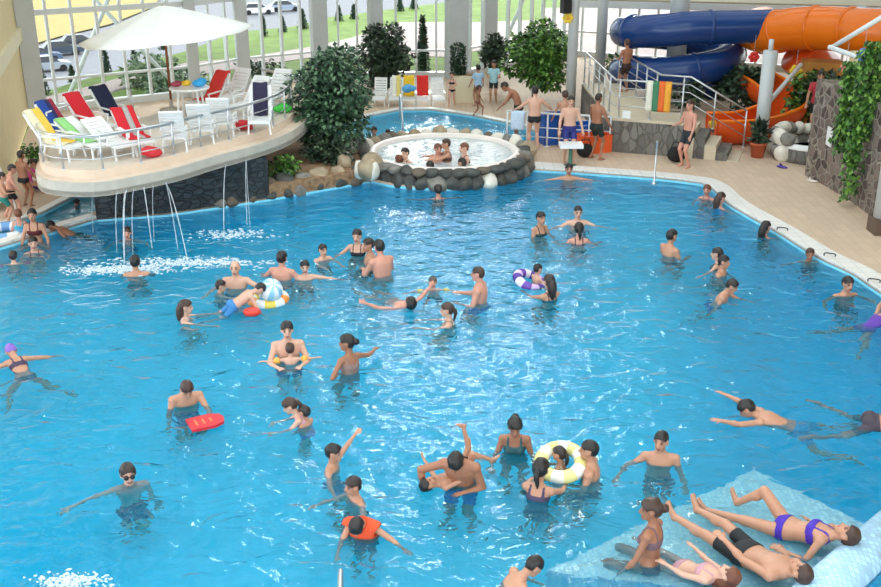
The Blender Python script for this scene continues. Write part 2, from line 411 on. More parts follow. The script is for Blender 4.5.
# unseen roof, its glazed middle and slots shaped for light and patchy reflections
m = MB(); m.prism([(-15, -6), (17, -6), (17, 26), (-15, 26)], 9.6, 9.85, holes=[[(-8, 1), (9, 1), (9, 24.5), (-8, 24.5)]])
for y0, y1 in ((26, 27), (27.9, 29.4), (30.3, 31.8), (32.7, 34.2), (35.1, 36.4), (37.0, 43)):
    zz = lambda y: 9.6-(y-26)*.235
    vs = [(-15, y0, zz(y0)), (17, y0, zz(y0)), (17, y1, zz(y1)), (-15, y1, zz(y1))]; m.add(vs+[(x, y, z+.2) for x, y, z in vs], [(3,2,1,0), (4,5,6,7), (0,1,5,4), (1,2,6,5), (2,3,7,6), (3,0,4,7)])
struct(m.build('ceiling', mat('ceiling_boards', rgb(92, 87, 80), .8)))
m = MB()
for y in np.arange(1, 24.6, 2.35): m.box((.5, y, 9.6), (17, .35, .6))
for x in np.arange(-8, 9.1, 3.4): m.box((x, 12.75, 9.6), (.3, 23.5, .5))
o = struct(m.build('window_9', WFRAME), 'added roof light grid out of view', 'window')
g = MB(); g.box((.5, 12.75, 9.92), (17, 23.5, .02)); g.beam((1, 26, 9.82), (1, 38, 7.0), 31.8, .02); g.build('pane', GLASS, o)
# mezzanine slab at the back right
m = MB(); m.prism([(4.6, 36.2), (17, 33.2), (16.9, 36.4), (5.1, 42.2)], 2.64, 2.9)
struct(m.build('ceiling_slab', mat('slab_paint', rgb(176, 164, 140), .7)), 'grey beige mezzanine slab', 'slab')
m = MB(); m.beam((4.5, 36.1, 2.74), (17, 33.1, 2.74), .12, .22); struct(m.build('trim_8', WFRAME))

# right rubble wall
rw = [(8.62, 24.2), (8.75, 23.5), (8.92, 22.2), (8.95, 21.0), (9.02, 20.45), (9.4, 20.2), (12, 20.2), (12, 24.2)]
m = MB(); m.prism(rw, -.04, 2.35); struct(m.build('wall_right_stone', RUBBLE), 'rubble stone wall', 'wall')
m = MB(); m.prism([(9.25, 24.1), (9.25, 20.6), (12, 20.4), (12, 24.1)], 2.35, 3.0); struct(m.build('wall_right_upper', BEIGE))
for (x, y, r) in ((8.74, 19.85, .2),):
    column((x, y), r, 6.5, .4, False); m = MB(); m.box((x, y, .22), (.44, .44, .36)); struct(m.build('trim_9', mat('brown_base', rgb(96, 78, 66), .7)))
column((xcol(31, 1, 571), 31.0), .15, 6.5, 0, False)
column((xcol(34, 1.5, 603), 34.5), .17, 5.4, 0, False)
column((xcol(32.9, 1.5, 676), 32.9), .3, 6.5, 0, False)

# outdoors
LAWN = mat('lawn', rgb(98, 122, 50), .95, noise=.22, nscale=1.2)
DRY = mat('dry_field', rgb(150, 134, 78), .95, noise=.12, nscale=.6)
ASPH = mat('asphalt', rgb(112, 113, 120), .9, noise=.08, nscale=2)
PAVE = mat_tiles('pink_paving', rgb(168, 152, 148), rgb(150, 138, 134), .5, .5, .02, .9, .03, .06)
LEDGE = [(-60,128),(20,98),(38,93),(90,78),(137,64),(190,50),(235,32),(290,27),(330,17),(400,8),(480,-2),(600,-8)]
m = MB(); m.prism([(-21, 31.4)]+[(a, b+.05) for a, b in FAC]+[(60, 36.6), (60, 62)]+[tuple(G(x, y, -.04)[:2]) for x, y in reversed(LEDGE)], -.4, -.04)
struct(m.build('lawn', LAWN), 'green lawn outside the windows', 'lawn')
def flat(name, pix, m_, z, extra=()):
    m = MB(); m.prism([tuple(G(x, y, z)[:2]) for x, y in pix]+list(extra), z-.05, z); return struct(m.build(name, m_))
flat('path', [(20,112),(40,107),(100,93),(140,85),(200,75),(240,68),(320,56),(400,55),(450,57),(520,40),(600,35),(700,30),(700,18),(600,18),(480,22),(400,22),(350,38),(315,46),(240,58),(190,62),(140,72),(90,86),(40,98),(20,104)], PAVE, -.02)
m = MB(); e0 = [G(x, y, -.04) for x, y in LEDGE]+[Vector((60, 62, -.04))]; k = len(e0)
e1 = [Vector((p.x*1.12-6, p.y+16, -10)) for p in e0]
m.add([tuple(p) for p in e0+e1], [(i+1, i, k+i, k+i+1) for i in range(k-1)]); struct(m.build('lawn_bank', LAWN))
m = MB(); m.prism([(-160, 40), (130, 40), (220, 320), (-260, 320)], -10.4, -10.2); struct(m.build('parking_lot', ASPH))
flat('dry_field', [(-100,62),(20,48),(60,36),(110,24),(150,8),(190,-30),(250,-75),(-300,-75)], DRY, -10)
# bright paved yard behind the slide
m = MB(); m.prism([(5.5, 42.6), (17, 36.9), (55, 37), (55, 60), (5.5, 60)], -.09, -.03); struct(m.build('path', PAVE))
RH = .67
# ---------------------------------------------------------------- round terrace over the pool
ZB = 1.45
CONC = mat('pale_concrete', rgb(196, 188, 174), .7, noise=.08, nscale=4); PEACH = mat('peach_render', rgb(222, 202, 182), .6, noise=.06, nscale=3)
FLOORB = mat('terrace_tiles', rgb(214, 202, 186), .5, noise=.06, nscale=4)
rail_px = [(36,121),(38,128),(46,133),(60,135),(90,136),(120,132),(160,125),(200,115),(240,106),(270,97),(285,89),(291,83),(288,78),(279,73),(262,69)]
rail_pl = smooth_path([G(x, y, ZB+RH) for x, y in rail_px], 4)
plan = [(p.x, p.y) for p in rail_pl]
back = [tuple(G(225, 72, ZB+RH)[:2]), tuple(G(131, 90, ZB+RH)[:2]), tuple(G(80, 101, ZB+RH)[:2]), tuple(G(46, 113, ZB+RH)[:2])]
inner = offset_loop(plan, .12); 
def taper(pts, d):
    full = offset_loop(pts, d); n = len(pts); return [tuple(Vector(a).lerp(Vector(b), min(1, .15+i/14))) for i, (a, b) in enumerate(zip(pts, full))]
lip = taper(plan, -.36); lip2 = taper(plan, -.33)
ter = thing('round_terrace', (plan[0][0], plan[0][1], 0), 'round cantilevered concrete terrace with a spill channel over the pool', 'terrace')
o3 = Vector(ter.location)
def L(pts): return [(p[0]-o3.x, p[1]-o3.y) for p in pts]
m = MB(); m.prism(L(inner+back), ZB-.3, ZB); m.build('terrace_floor', FLOORB, ter)
m = MB(); m.prism(L(lip2+back), ZB-.3, ZB-.15); m.build('spill_channel', PEACH, ter)
m = MB(); k = len(lip)
vs = [(p[0], p[1], z) for ring, z in ((lip, ZB-.40), (lip, ZB-.135), (lip2, ZB-.135), (lip2, ZB-.16)) for p in L(ring)]
m.add(vs, [(r*k+i, r*k+i+1, (r+1)*k+i+1, (r+1)*k+i) for r in range(3) for i in range(k-1)]); 
m.prism(L(lip+back), ZB-.41, ZB-.31); m.build('fascia', CONC, ter)
m = MB(); a = offset_loop(plan, .1); b = offset_loop(plan, -.04)
m.prism(L(a+list(reversed(b))), ZB-.2, ZB+.02); m.build('inner_kerb', PEACH, ter)
base_loop = edge_base[:6]+[(-3.4, 25.0), (-5.2, 25.6), (-7.4, 24.2), (-7.2, 21.6)]
m = MB(); m.prism(L(edge_base[:5]+[(-4.3, 23.4), (-5.6, 24.6), (-7.0, 23.4)]), 0.0, ZB-.46); m.build('stone_base', DARKST, ter)
def railing(name, label, path, h, nposts, rows=(.36, .62), r=.024, mt=STEEL, cat='railing', bars=True):
    p0 = path[0]; t = thing(name, p0, label, cat); O = Vector(p0)
    P = [Vector(p)-O for p in path]; up = lambda d: [p+Vector((0, 0, d)) for p in P]
    m = MB(); m.tube(up(h), r, 8); m.build('top_rail', mt, t, True)
    for z in rows:
        m = MB(); m.tube(up(z), r*.5, 6); m.build('rail', mt, t, True)
    ln = [0]
    for i in range(1, len(P)): ln.append(ln[-1]+(P[i]-P[i-1]).length)
    for q in range(nposts):
        s_ = ln[-1]*q/(nposts-1); i = max(j for j in range(len(P)) if ln[j] <= s_+1e-6); i = min(i, len(P)-2)
        f = (s_-ln[i])/max(1e-6, ln[i+1]-ln[i]); p = P[i].lerp(P[i+1], f)
        m = MB(); m.tube([p, p+Vector((0, 0, h))], r*.9, 8); po = m.build('post', mt, t, True); m = MB(); m.lathe([(r*2.2, 0), (r*2.2, .02), (r, .03)], p, 8); m.build('flange', mt, po, True)
    return t
railing('railing', 'curved steel railing around the front of the round terrace', [(p.x, p.y, ZB) for p in rail_pl], RH, 15, (.22, .43, .64))
railing('railing', 'straight steel railing behind the towels on the left of the round terrace', [G(46,113,ZB+RH)-Vector((0,0,RH)), G(80,101,ZB+RH)-Vector((0,0,RH)), G(125,88,ZB+RH)-Vector((0,0,RH)), G(131,90,ZB+RH)-Vector((0,0,RH))], RH, 4, (.4,))
# falling water
FALL = bpy.data.materials.new('falling_water'); FALL.use_nodes = True
n_ = FALL.node_tree; b_ = n_.nodes['Principled BSDF']; b_.inputs['Base Color'].default_value = (.9, .95, 1, 1); b_.inputs['Roughness'].default_value = .3; b_.inputs['Alpha'].default_value = .30
FOAM = mat('foam', rgb(232, 244, 250), .8)
FOAM.node_tree.nodes['Principled BSDF'].inputs['Alpha'].default_value = .6
for i, (x0, x1, y1, r) in enumerate(((92,93,232,.012), (113,117,252,.012), (122.5,124.5,264,.024), (131,133,255,.010), (148,152,248,.016), (150,154,240,.010), (166,178,250,.012), (168,188,262,.014), (222,224,238,.014), (243,247,225,.012), (247,250,228,.008))):
    yl = {92:189, 113:196, 122.5:196, 131:195}.get(x0, 0)
    if not yl: yl = 196-max(0, x0-135)*.27
    w1 = G(x1, y1, 0)
    # the jet leaves the lip and falls in an arc
    zt = ZB-.36; tp = min(lip, key=lambda p: abs((p[0]*FPX/(p[1]*math.cos(PITCH)-(zt-CAMH)*math.sin(PITCH))+440.5)-x0)+ (100 if p[1] > 23.5 else 0))
    A = Vector((tp[0], tp[1]-.02, zt)); pts = []
    for q in range(12):
        f = q/11; pts.append(Vector((A.x+(w1.x-A.x)*f, A.y+(w1.y-A.y)*f, zt*(1-f*f))))
    mm = MB(); mm.tube(pts, [r*.7*(1+.25*math.sin(q*2.1+i)) for q in range(12)], 8)
    tag(mm.build('water_jet', FALL, None, True), 'thin jet of water falling from the lip of the round terrace', 'water', 'falling water jets')
def splash(px, py, n, sx_, sy_, label, size=.022):
    mm = MB(); c = G(px, py, 0)
    for i in range(n*4):
        a = random.gauss(0, 1)*sx_; b = random.gauss(0, 1)*sy_; q = size*random.uniform(.4, 1.3)
        mm.ball((a, b, .008), (q*random.uniform(1, 2.2), q, .012), Matrix.Rotation(random.uniform(-.5, .5), 3, 'Z'), 8, 4)
    tag(mm.build('foam', FOAM, None, True, c), label, 'foam', None, 'stuff')
splash(118, 270, 110, .45, .12, 'white foam where the jets hit the pool behind the dark-haired man')
splash(190, 263, 120, .75, .14, 'white foam where the jets fall right of the dark-haired man')
splash(232, 235, 40, .35, .14, 'white foam under the right side of the round terrace')
splash(70, 582, 60, .18, .07, 'patch of white foam at the lower left', .014)

# ---------------------------------------------------------------- boulders
ROCKS = [mat('rock_dark', rgb(74, 74, 70), .75, noise=.35, nscale=5, bump=.04), mat('rock_brown', rgb(104, 92, 78), .8, noise=.3, nscale=5, bump=.04),
         mat('rock_tan', rgb(166, 148, 122), .8, noise=.25, nscale=4, bump=.04), mat('rock_white', rgb(226, 220, 206), .8, noise=.1, nscale=4, bump=.03), mat('rock_grey', rgb(128, 124, 116), .8, noise=.3, nscale=5, bump=.04)]
def boulder(loc, r, mi, label, group, seed, flat_=.8):
    rng = random.Random(seed); bm = bmesh.new(); bmesh.ops.create_icosphere(bm, subdivisions=3, radius=1)
    pl = [(Vector((rng.gauss(0,1), rng.gauss(0,1), rng.gauss(0,1))).normalized(), rng.uniform(.62, .9)) for _ in range(11)]
    sc_ = Vector((rng.uniform(.85, 1.25), rng.uniform(.8, 1.1), flat_*rng.uniform(.85, 1.15)))
    for v in bm.verts:
        for nn, d in pl:
            e = v.co.dot(nn)
            if e > d: v.co -= nn*(e-d)*.85
        v.co = Vector((v.co.x*sc_.x, v.co.y*sc_.y, v.co.z*sc_.z))*r
    bmesh.ops.smooth_vert(bm, verts=bm.verts, factor=.4, use_axis_x=True, use_axis_y=True, use_axis_z=True)
    me = bpy.data.meshes.new('boulder'); bm.to_mesh(me); bm.free(); me.materials.append(ROCKS[mi])
    me.polygons.foreach_set('use_smooth', [True]*len(me.polygons))
    o = bpy.data.objects.new('boulder', me); col.objects.link(o); o.location = loc; o.rotation_euler = (0, 0, rng.uniform(0, 6.3))
    return tag(o, label, 'rock', group)
TC = Vector((.1, 25.25, 0)); ZT = .36
tubm = thing('hot_tub', (TC.x, TC.y, 0), 'round whirlpool tub with pale inner wall behind the rock rim', 'hot tub')
m = MB(); m.lathe([(1.9, -.02), (1.9, .24), (1.86, .36), (1.78, .40), (1.68, .36), (1.6, -.1), (1.2, -.16), (1.18, -.5), (.001, -.5)], (0,0,.06), 48); m.build('tub_shell', mat('pale_tub_tiles', rgb(238, 226, 218), .4, noise=.04, nscale=3), tubm, True)
TUBW = mat_water('tub_water', (.62, .93, .96, 1), 1.0, .05, .02, 3, 9, .62, (.80, .88, .90, 1))
m = MB(); m.lathe([(.001, -.42), (1.15, -.42), (1.62, -.05), (1.66, 0), (.001, 0)], (0,0,ZT), 40); m.build('tub_water', TUBW, tubm)
m = MB()
for i in range(170):
    a = random.uniform(0, 2*PI); r = 1.5*math.sqrt(random.random())*(.4 if i < 70 else 1); m.ball((r*math.cos(a)-.1, r*math.sin(a), ZT+.004), (random.uniform(.02,.08), random.uniform(.02,.06), .012), None, 7, 4)
o = m.build('bubbles', FOAM, tubm, True); o['kind'] = 'stuff'
sd = 0
LAB = ['dark', 'brown', 'tan', 'white', 'grey']
def rock_label(mi, where): return '%s boulder in %s' % (LAB[mi], where)
for i in range(40):
    a = -PI*.93+i*2*PI/40; front_ = math.sin(a) < .15
    mi = random.choice([0,0,1,0,4,3] if front_ else [2,4,2,3,4,1]); r = random.uniform(.23, .28) if front_ else random.uniform(.22, .28)
    rr = 1.98 if front_ else 2.1
    sd += 1; boulder((TC.x+rr*math.cos(a)*(1.0), TC.y+rr*math.sin(a), (.10 if front_ else .26)), r, mi, rock_label(mi, 'the rim of the round tub'), 'boulders around the round tub', sd, 1.0 if front_ else 1.2)
    if front_:
        sd += 1; mi = random.choice([0,0,1,4]); boulder((TC.x+1.94*math.cos(a+.1), TC.y+1.94*math.sin(a+.1), .36), r*.85, mi, rock_label(mi, 'the rim of the round tub'), 'boulders around the round tub', sd, .6)
SOIL = mat('bark_mulch', rgb(150, 118, 88), .95, noise=.35, nscale=9, bump=.05)
bed = [tuple(p) for p in edge_base[4:]]+[(-1.75, 24.6), (-2.0, 26.2), (-2.3, 27.3), (-4.2, 26.8), (-4.4, 23.4)]
m = MB(); m.prism(bed, 0.0, .34); struct(m.build('planting_bed', SOIL), 'mulched planting bed edged with rocks', 'planting bed')
ed = smooth_path([Vector((a, b, 0)) for a, b in edge_base[3:]], 6)
for i, p in enumerate(ed):
    if i % 2: continue
    for lay in range(2):
        sd += 1; mi = random.choice([0,0,1,4] if lay == 0 else [0,1,4,2]); q = random.uniform(.19, .27)
        boulder((p.x+random.uniform(-.05,.05)-.05, p.y+.12+lay*.22, .1+lay*.2), q, mi, rock_label(mi, 'the low bank between the terrace and the round tub'), 'boulders in the low bank', sd)
for i in range(11):
    sd += 1; p = G(random.uniform(340, 374), random.uniform(146, 174), .35); mi = random.choice([2,3,2,4]); boulder((p.x, p.y, .42), random.uniform(.16,.27), mi, rock_label(mi, 'the heap beside the leafy tree'), 'pale boulders by the leafy tree', sd, 1.1)

# ---------------------------------------------------------------- plants
LEAF = {'ficus': [mat('ficus_leaf', rgb(58, 92, 62), .4), mat('ficus_leaf_light', rgb(104, 138, 102), .4), mat('ficus_leaf_dark', rgb(34, 60, 44), .5)],
        'pale': [mat('pale_leaf', rgb(112, 136, 104), .6), mat('pale_leaf_light', rgb(140, 160, 124), .6), mat('pale_leaf_dark', rgb(84, 108, 84), .6)],
        'bright': [mat('bush_leaf', rgb(72, 118, 42), .45), mat('bush_leaf_light', rgb(118, 160, 66), .45), mat('bush_leaf_dark', rgb(38, 70, 30), .5)],
        'dark': [mat('dark_leaf', rgb(46, 68, 48), .5), mat('dark_leaf_light', rgb(88, 110, 80), .5), mat('dark_leaf_deep', rgb(28, 44, 34), .5)],
        'cone': [mat('conifer_leaf', rgb(50, 78, 52), .7), mat('conifer_leaf_light', rgb(72, 100, 66), .7), mat('conifer_leaf_dark', rgb(34, 56, 42), .7)]}
BARK = mat('bark', rgb(92, 74, 58), .9, noise=.25, nscale=12)
def leaves(n, shape, size, seed, droop=.5):
    """a crown of separate folded leaves; shape(u) gives a point and the outward direction"""
    rng = random.Random(seed); mb = MB()
    for i in range(n):
        p, out = shape(rng)
        d = (out*rng.uniform(.3, 1)+Vector((rng.gauss(0,.6), rng.gauss(0,.6), rng.gauss(0,.4)-droop*.5))).normalized()
        a = d.cross(Vector((rng.gauss(0,.4), rng.gauss(0,.4), 1))).normalized(); nn = a.cross(d)
        l = size*rng.uniform(.7, 1.3); w_ = l*.32
        mb.cur = rng.choices((0,1,2), (5,3,3))[0]
        mb.add([p, p+d*l*.45+a*w_-nn*l*.06, p+d*l-nn*l*.12, p+d*l*.45-a*w_-nn*l*.06, p+d*l*.5], [(0,1,4), (1,2,4), (2,3,4), (3,0,4)])
    return mb
def blob_shape(blobs):
    ws = [b[1][0]*b[1][2] for b in blobs]
    def f(rng):
        c, r = rng.choices(blobs, ws)[0]
        d = Vector((rng.gauss(0,1), rng.gauss(0,1), rng.gauss(0,1))).normalized(); q = rng.uniform(.72, 1.02)
        return Vector((c[0]+d.x*r[0]*q, c[1]+d.y*r[1]*q, c[2]+d.z*r[2]*q)), d
    return f
def tree(name, loc, label, cat, kind, blobs, n, size, trunk=None, seed=1, group=None, droop=.5):
    t = thing(name, loc, label, cat, group=group)
    leaves(n, blob_shape(blobs), size, seed, droop).build('foliage', LEAF[kind], t)
    if trunk:
        mb = MB()
        for path, r in trunk: mb.tube(path, [r*(1-.5*i/(len(path)-1)) for i in range(len(path))], 8)
        mb.build('trunk', BARK, t, True)
    return t
def blobs_between(x0, x1, y0, y1, Y, base, n, rr, seed, zmin=.25):
    """crown made of clumps filling the part of the view a crown fills, at ground distance Y"""
    rng = random.Random(seed); zt = zrow(Y, y0); zb = max(zmin, zrow(Y, y1)); xa = xcol(Y, (zt+zb)/2, x0); xb = xcol(Y, (zt+zb)/2, x1); out = []
    cx, cz = (xa+xb)/2, (zt+zb)/2; hx_, hz_ = (xb-xa)/2, (zt-zb)/2
    for i in range(n):
        a = rng.uniform(0, 2*PI); q = math.sqrt(rng.random())
        out.append(((cx+math.cos(a)*q*(hx_-rr*.7)-base[0], Y+rng.uniform(-.7,.7)*hx_-base[1], cz+math.sin(a)*q*(hz_-rr*.6)-base[2]), (rr*rng.uniform(.7,1.1),)*2+(rr*rng.uniform(.6,.95),)))
    return out
bs = Vector((-2.75, 25.6, .3))
tree('ficus_tree', bs, 'large dark green ficus tree on the rocks beside the round tub', 'tree', 'ficus', blobs_between(286, 368, 44, 162, 25.4, bs, 34, .5, 3), 6500, .15, [([(0,0,0),(.05,0,.9),(.1,0,2.0)], .09), ([(0,0,.6),(-.4,.1,1.4)], .05), ([(0,0,.8),(.45,-.1,1.7)], .05)], 3)
bs = Vector((-2.1, 34.9, .05))
tree('feathery_tree', bs, 'loose grey green tree in front of the windows behind the white loungers', 'tree', 'dark', blobs_between(353, 412, 22, 84, 34.9, bs, 26, .42, 5), 4200, .16, [([(0,0,0),(0,0,.8),(.05,0,1.5)], .09), ([(0,0,.6),(.3,0,1.3)], .05)], 5)
bs = Vector((2.9, 32.6, .05))
tree('leafy_bush', bs, 'big bright green leafy bush beside the grey column', 'bush', 'bright', blobs_between(505, 572, 16, 104, 32.6, bs, 34, .48, 7), 6000, .16, [([(0,0,0),(0,0,1),(.1,0,2.0)], .08)], 7)
bs = Vector((1.75, 36.2, .05))
tree('dark_plant', bs, 'small dark leafy plant left of the bright green bush', 'plant', 'dark', blobs_between(482, 507, 32, 72, 36.0, bs, 12, .32, 9), 1300, .16, [([(0,0,0),(0,0,1.6)], .06)], 9)
def column_shape(h, r0, r1, z0=0.0):
    def f(rng):
        t = rng.random(); a = rng.uniform(0, 2*PI); r = (r0+(r1-r0)*t)*(1 if t < .93 else .6)*rng.uniform(.8, 1.05)
        return Vector((r*math.cos(a), r*math.sin(a), z0+h*t)), Vector((math.cos(a), math.sin(a), .6)).normalized()
    return f
def conifer(px, py_base, py_top, half_px, label, z=-.04, group=None, n=800, seed=1, top=.05, ret=False):
    p = G(px, py_base, z); h = zrow(p.y, py_top)-z; r = abs(xcol(p.y, z, px+half_px)-p.x)
    t = thing('conifer', p, label, 'tree', group=group)
    leaves(n, column_shape(h, r, r*top), max(.08, r*.45), seed, -.4).build('foliage', LEAF['cone'], t)
    mb = MB(); mb.lathe([(r*.55, .02), (r*.5, h*.4), (r*.12, h*.93)], (0,0,0), 10); mb.build('trunk', LEAF['cone'][2], t, True)
conifer(423, 76, 16, 7, 'tall dark conifer outside the windows above the white loungers', n=1200, seed=11)
GC = 'clipped conifers outside the windows'
for i, (px, yb, yt, hw, lb) in enumerate(((44,95,68,6,'small clipped conifer at the left end of the pink path outside'), (107,74,48,5,'clipped conifer outside left of the parasol pole'), (135,68,47,4,'clipped conifer outside under the left half of the parasol'), (73,83,66,4,'low conifer outside between the two at the car park'), (163,50,36,4,'conifer outside behind the parasol canopy'),
        (192,52,40,4,'conifer outside right of the parasol pole'), (264,36,16,4,'first conifer on the lawn right of the parasol'), (283,32,17,4,'second conifer on the lawn right of the parasol'), (303,29,10,5,'broad conifer on the lawn right of the parasol'), (339,21,6,4,'conifer on the lawn left of the grey green tree'), (354,19,5,4,'conifer on the lawn just left of the grey column'), (400,11,-3,4,'conifer on the lawn above the white loungers'), (414,9,-4,4,'far conifer beside the tall dark one'))):
    conifer(px, yb, yt, hw, lb, n=420, seed=20+i)
bs = Vector(tuple(G(456, 103, .08))); 
t = thing('planter', G(466, 103, .08), 'beige planter box at the foot of the grey column', 'planter'); m = MB(); m.box((0, .25, .42), (.85, .5, .84)); m.build('planter_box', BEIGE2, t)
m = MB(); m.box((0, .25, .845), (.78, .43, .02)); m.build('soil', SOIL, t)
p = G(466, 103, .08); t = thing('topiary', (xcol(p.y+.25, .95, 458), p.y+.25, .855), 'slim clipped topiary column in the beige planter', 'topiary')
leaves(1100, column_shape(zrow(p.y, 42)-.95, .21, .19), .09, 31, -.2).build('foliage', LEAF['cone'], t); m = MB(); m.lathe([(.13, 0), (.14, .3), (.05, .6)], (0,0,-.02), 10); m.build('stem', LEAF['cone'][2], t)
def shrub(px, py, rx_, rz2, Y, label, kind='ficus', n=700, size=.1, seed=40, z0=0.0):
    z = zrow(Y, py); p = Vector((xcol(Y, z, px), Y, z0)); rng = random.Random(seed)
    bl = [((rng.uniform(-.6,.6)*rx_, rng.uniform(-.5,.5)*rx_, max(.15, z-z0+rng.uniform(-.5,.5)*rz2)), (rx_*.5, rx_*.5, rz2*.5)) for _ in range(9)]
    return tree('shrub', p, label, 'shrub', kind, bl, n, size, [([(0,0,0),(0,0,max(.2, z-z0))], .03)], seed)
shrub(282, 168, .42, .35, 23.2, 'low yellow green shrub at the foot of the terrace', 'bright', 500, .11, 41, .34)
shrub(330, 150, .6, .45, 24.6, 'low dark shrub under the ficus tree', 'dark', 700, .12, 42, .34)
shrub(160, 86, 1.5, 1.3, 36.5, 'large grey green shrub outside behind the parasol pole', 'pale', 1300, .22, 43, -.04)
shrub(182, 92, 1.2, .8, 35.6, 'rounded shrub outside right of the parasol pole', 'pale', 800, .2, 44, -.04)
shrub(262, 76, 1.0, .5, 39.0, 'clipped dark hedge outside behind the white loungers on the terrace', 'dark', 900, .14, 45, -.04)
shrub(360, 95, .4, .5, 33.4, 'red flowering plant beside the first white lounger', 'dark', 300, .12, 46, .08)
shrub(752, 88, .55, .6, 30.5, 'dark plant between the blue slide and the white pole', 'dark', 900, .2, 47, .05)
shrub(733, 82, .5, .5, 31.5, 'dark leafy plant behind the foot of the blue slide', 'dark', 700, .2, 48, .05)
shrub(690, 92, .4, .4, 29.0, 'dark plant at the foot of the blue slide beside the stairs', 'dark', 400, .16, 49, .05)
shrub(618, 68, .4, .4, 33.2, 'green plant behind the walkway railing', 'bright', 400, .14, 50, .05)
shrub(820, 96, .5, .7, 28.6, 'dark bushy plant behind the rock grotto', 'dark', 800, .2, 51, .05)
shrub(800, 98, .45, .8, 28.8, 'tall green plant against the ochre pillar', 'bright', 600, .18, 52, .05)
shrub(34, 155, .18, .3, 24.4, 'small green plant by the beige wall under the terrace', 'bright', 200, .12, 53, .08)
def ivy(x0, x1, y0, y1, Y, label, n, seed):
    z0, z1 = zrow(Y, y1), zrow(Y, y0); xw = (xcol(Y, z1, x0), xcol(Y, z1, x1)); rng = random.Random(seed)
    strands = [(rng.uniform(*xw), rng.uniform(.45, 1)) for _ in range(9)]
    def f(r):
        sx_, ln = r.choice(strands); t = r.random()*ln
        return Vector((sx_+r.gauss(0,.07), Y+r.uniform(-.1,.1), z1-(z1-z0)*t)), Vector((-.6,-.6,-.3))
    o = leaves(n, f, .13, seed, 1.2).build('hanging_ivy', LEAF['bright']); return tag(o, label, 'ivy')
ivy(846, 866, 60, 168, 22.6, 'long strands of ivy hanging down the rubble wall', 1400, 61)
ivy(864, 883, 40, 205, 21.6, 'ivy trailing down the rubble wall at the right edge', 1500, 62)
ivy(829, 840, 78, 135, 24.1, 'thin ivy on the far corner of the rubble wall', 600, 63)

# ---------------------------------------------------------------- water slides
BLUE = mat('blue_slide', rgb(30, 66, 128), .22); ORANGE = mat('orange_slide', rgb(244, 122, 20), .25); RED = mat('orange_red_trough', rgb(226, 84, 24), .3)
HC = Vector((xcol(32.9, 1.5, 676), 32.9, 0)); HR = 1.6; zA, zB_ = zrow(31.3, 28), zrow(31.3, 71)
pts = [Vector((12.5, 31.9, zA+.08)), Vector((10.4, 31.5, zA+.05)), Vector((9.2, 31.35, zA+.03))]
for i in range(0, 41):
    a = -PI/2-2*PI*1.7*i/40; pts.append(Vector((HC.x+HR*math.cos(a), HC.y+HR*math.sin(a), max(.5, zA-(zA-zB_)*1.7*i/40))))
sl = thing('blue_slide', HC, 'dark blue spiral tube slide winding round a column', 'water slide')
sp_ = [p-HC for p in smooth_path(pts, 3)]
m = MB(); m.tube(sp_, .48, 20); m.build('tube', BLUE, sl, True)
for q in (8, 22, 36, 50, 64, 78, 92, 106):
    if q < len(sp_)-2:
        d = (sp_[q+1]-sp_[q-1]).normalized()*.04; m = MB(); m.tube([sp_[q]-d, sp_[q]+d], .51, 20); m.build('joint_ring', BLUE, sl, True)
osl = thing('orange_slide', (10, 30.6, 0), 'thick orange tube slide high above the rubble wall', 'water slide'); O = Vector((10, 30.6, 0))
opx = [(884,32),(850,30),(815,28),(785,30),(771,33)]
op = [G(x, y, 2.0)*0 for x, y in opx]; Ys = [28.6, 29.4, 30.2, 30.9, 31.3]; op = []
for (x, y), Y in zip(opx, Ys):
    z = zrow(Y, y); op.append(Vector((xcol(Y, z, x), Y, z)))
op = [op[0]+Vector((3.5, -1.6, .1))]+op+[op[-1]+Vector((-.25, .7, 0)), op[-1]+Vector((.2, 1.5, -.02))]
os_ = [p-O for p in smooth_path(op, 6)]
m = MB(); m.tube(os_, .60, 22); m.build('tube', ORANGE, osl, True)
for q in (12, 18, 26, 32):
    d = (os_[q+1]-os_[q-1]).normalized()*.035; m = MB(); m.tube([os_[q]-d, os_[q]+d], .63, 22); m.build('joint_ring', ORANGE, osl, True)
lo = [Vector((10.4, 31.0, 1.9))-O, Vector((10.9, 31.2, 1.5))-O, Vector((11.6, 32.2, 1.2))-O]; m = MB(); m.tube(smooth_path(lo, 5), .6, 18); m.build('lower_tube', RED, osl, True)
fl = thing('orange_trough', (7.2, 27.5, 0), 'open orange run-out trough at the end of the slide', 'water slide'); O = Vector((7.2, 27.5, 0))
path = smooth_path([Vector(p) for p in ((7.15, 27.5, .62), (8.2, 27.6, .64), (9.3, 28.4, .8), (9.5, 29.5, 1.0), (9.2, 30.6, 1.2))], 6)
m = MB(); rows = []; 
for i, p in enumerate(path):
    d = (path[min(i+1, len(path)-1)]-path[max(i-1, 0)]).normalized(); a = d.cross(Vector((0,0,1))).normalized(); r = .56
    rows.append([p-O+a*r*math.sin(t)-Vector((0,0,1))*r*math.cos(t) for t in np.linspace(-PI*.58, PI*.58, 17)])
m.sheet(rows, .05); m.build('trough', RED, fl, True)
for j in (0, 16):
    m = MB(); m.tube([r_[j] for r_ in rows], .05, 8); m.build('rim', ORANGE, fl, True)
column((8.22, 26.6), .17, 2.62, .0, False)
column((8.22, 26.6), .06, 2.9, 2.6, False)
m = MB(); m.tube([(8.3, 26.6, 1.3), (9.7, 28.6, 1.95)], .06, 8); struct(m.build('trim_10', COLM, smooth=True))
m = MB(); m.prism([(10.2, 29.6), (11.2, 29.4), (11.3, 30.2), (10.3, 30.4)], 0, 1.85); struct(m.build('column', mat('ochre_plaster', rgb(196, 138, 62), .7, noise=.15, nscale=2)), 'ochre pillar', 'column')
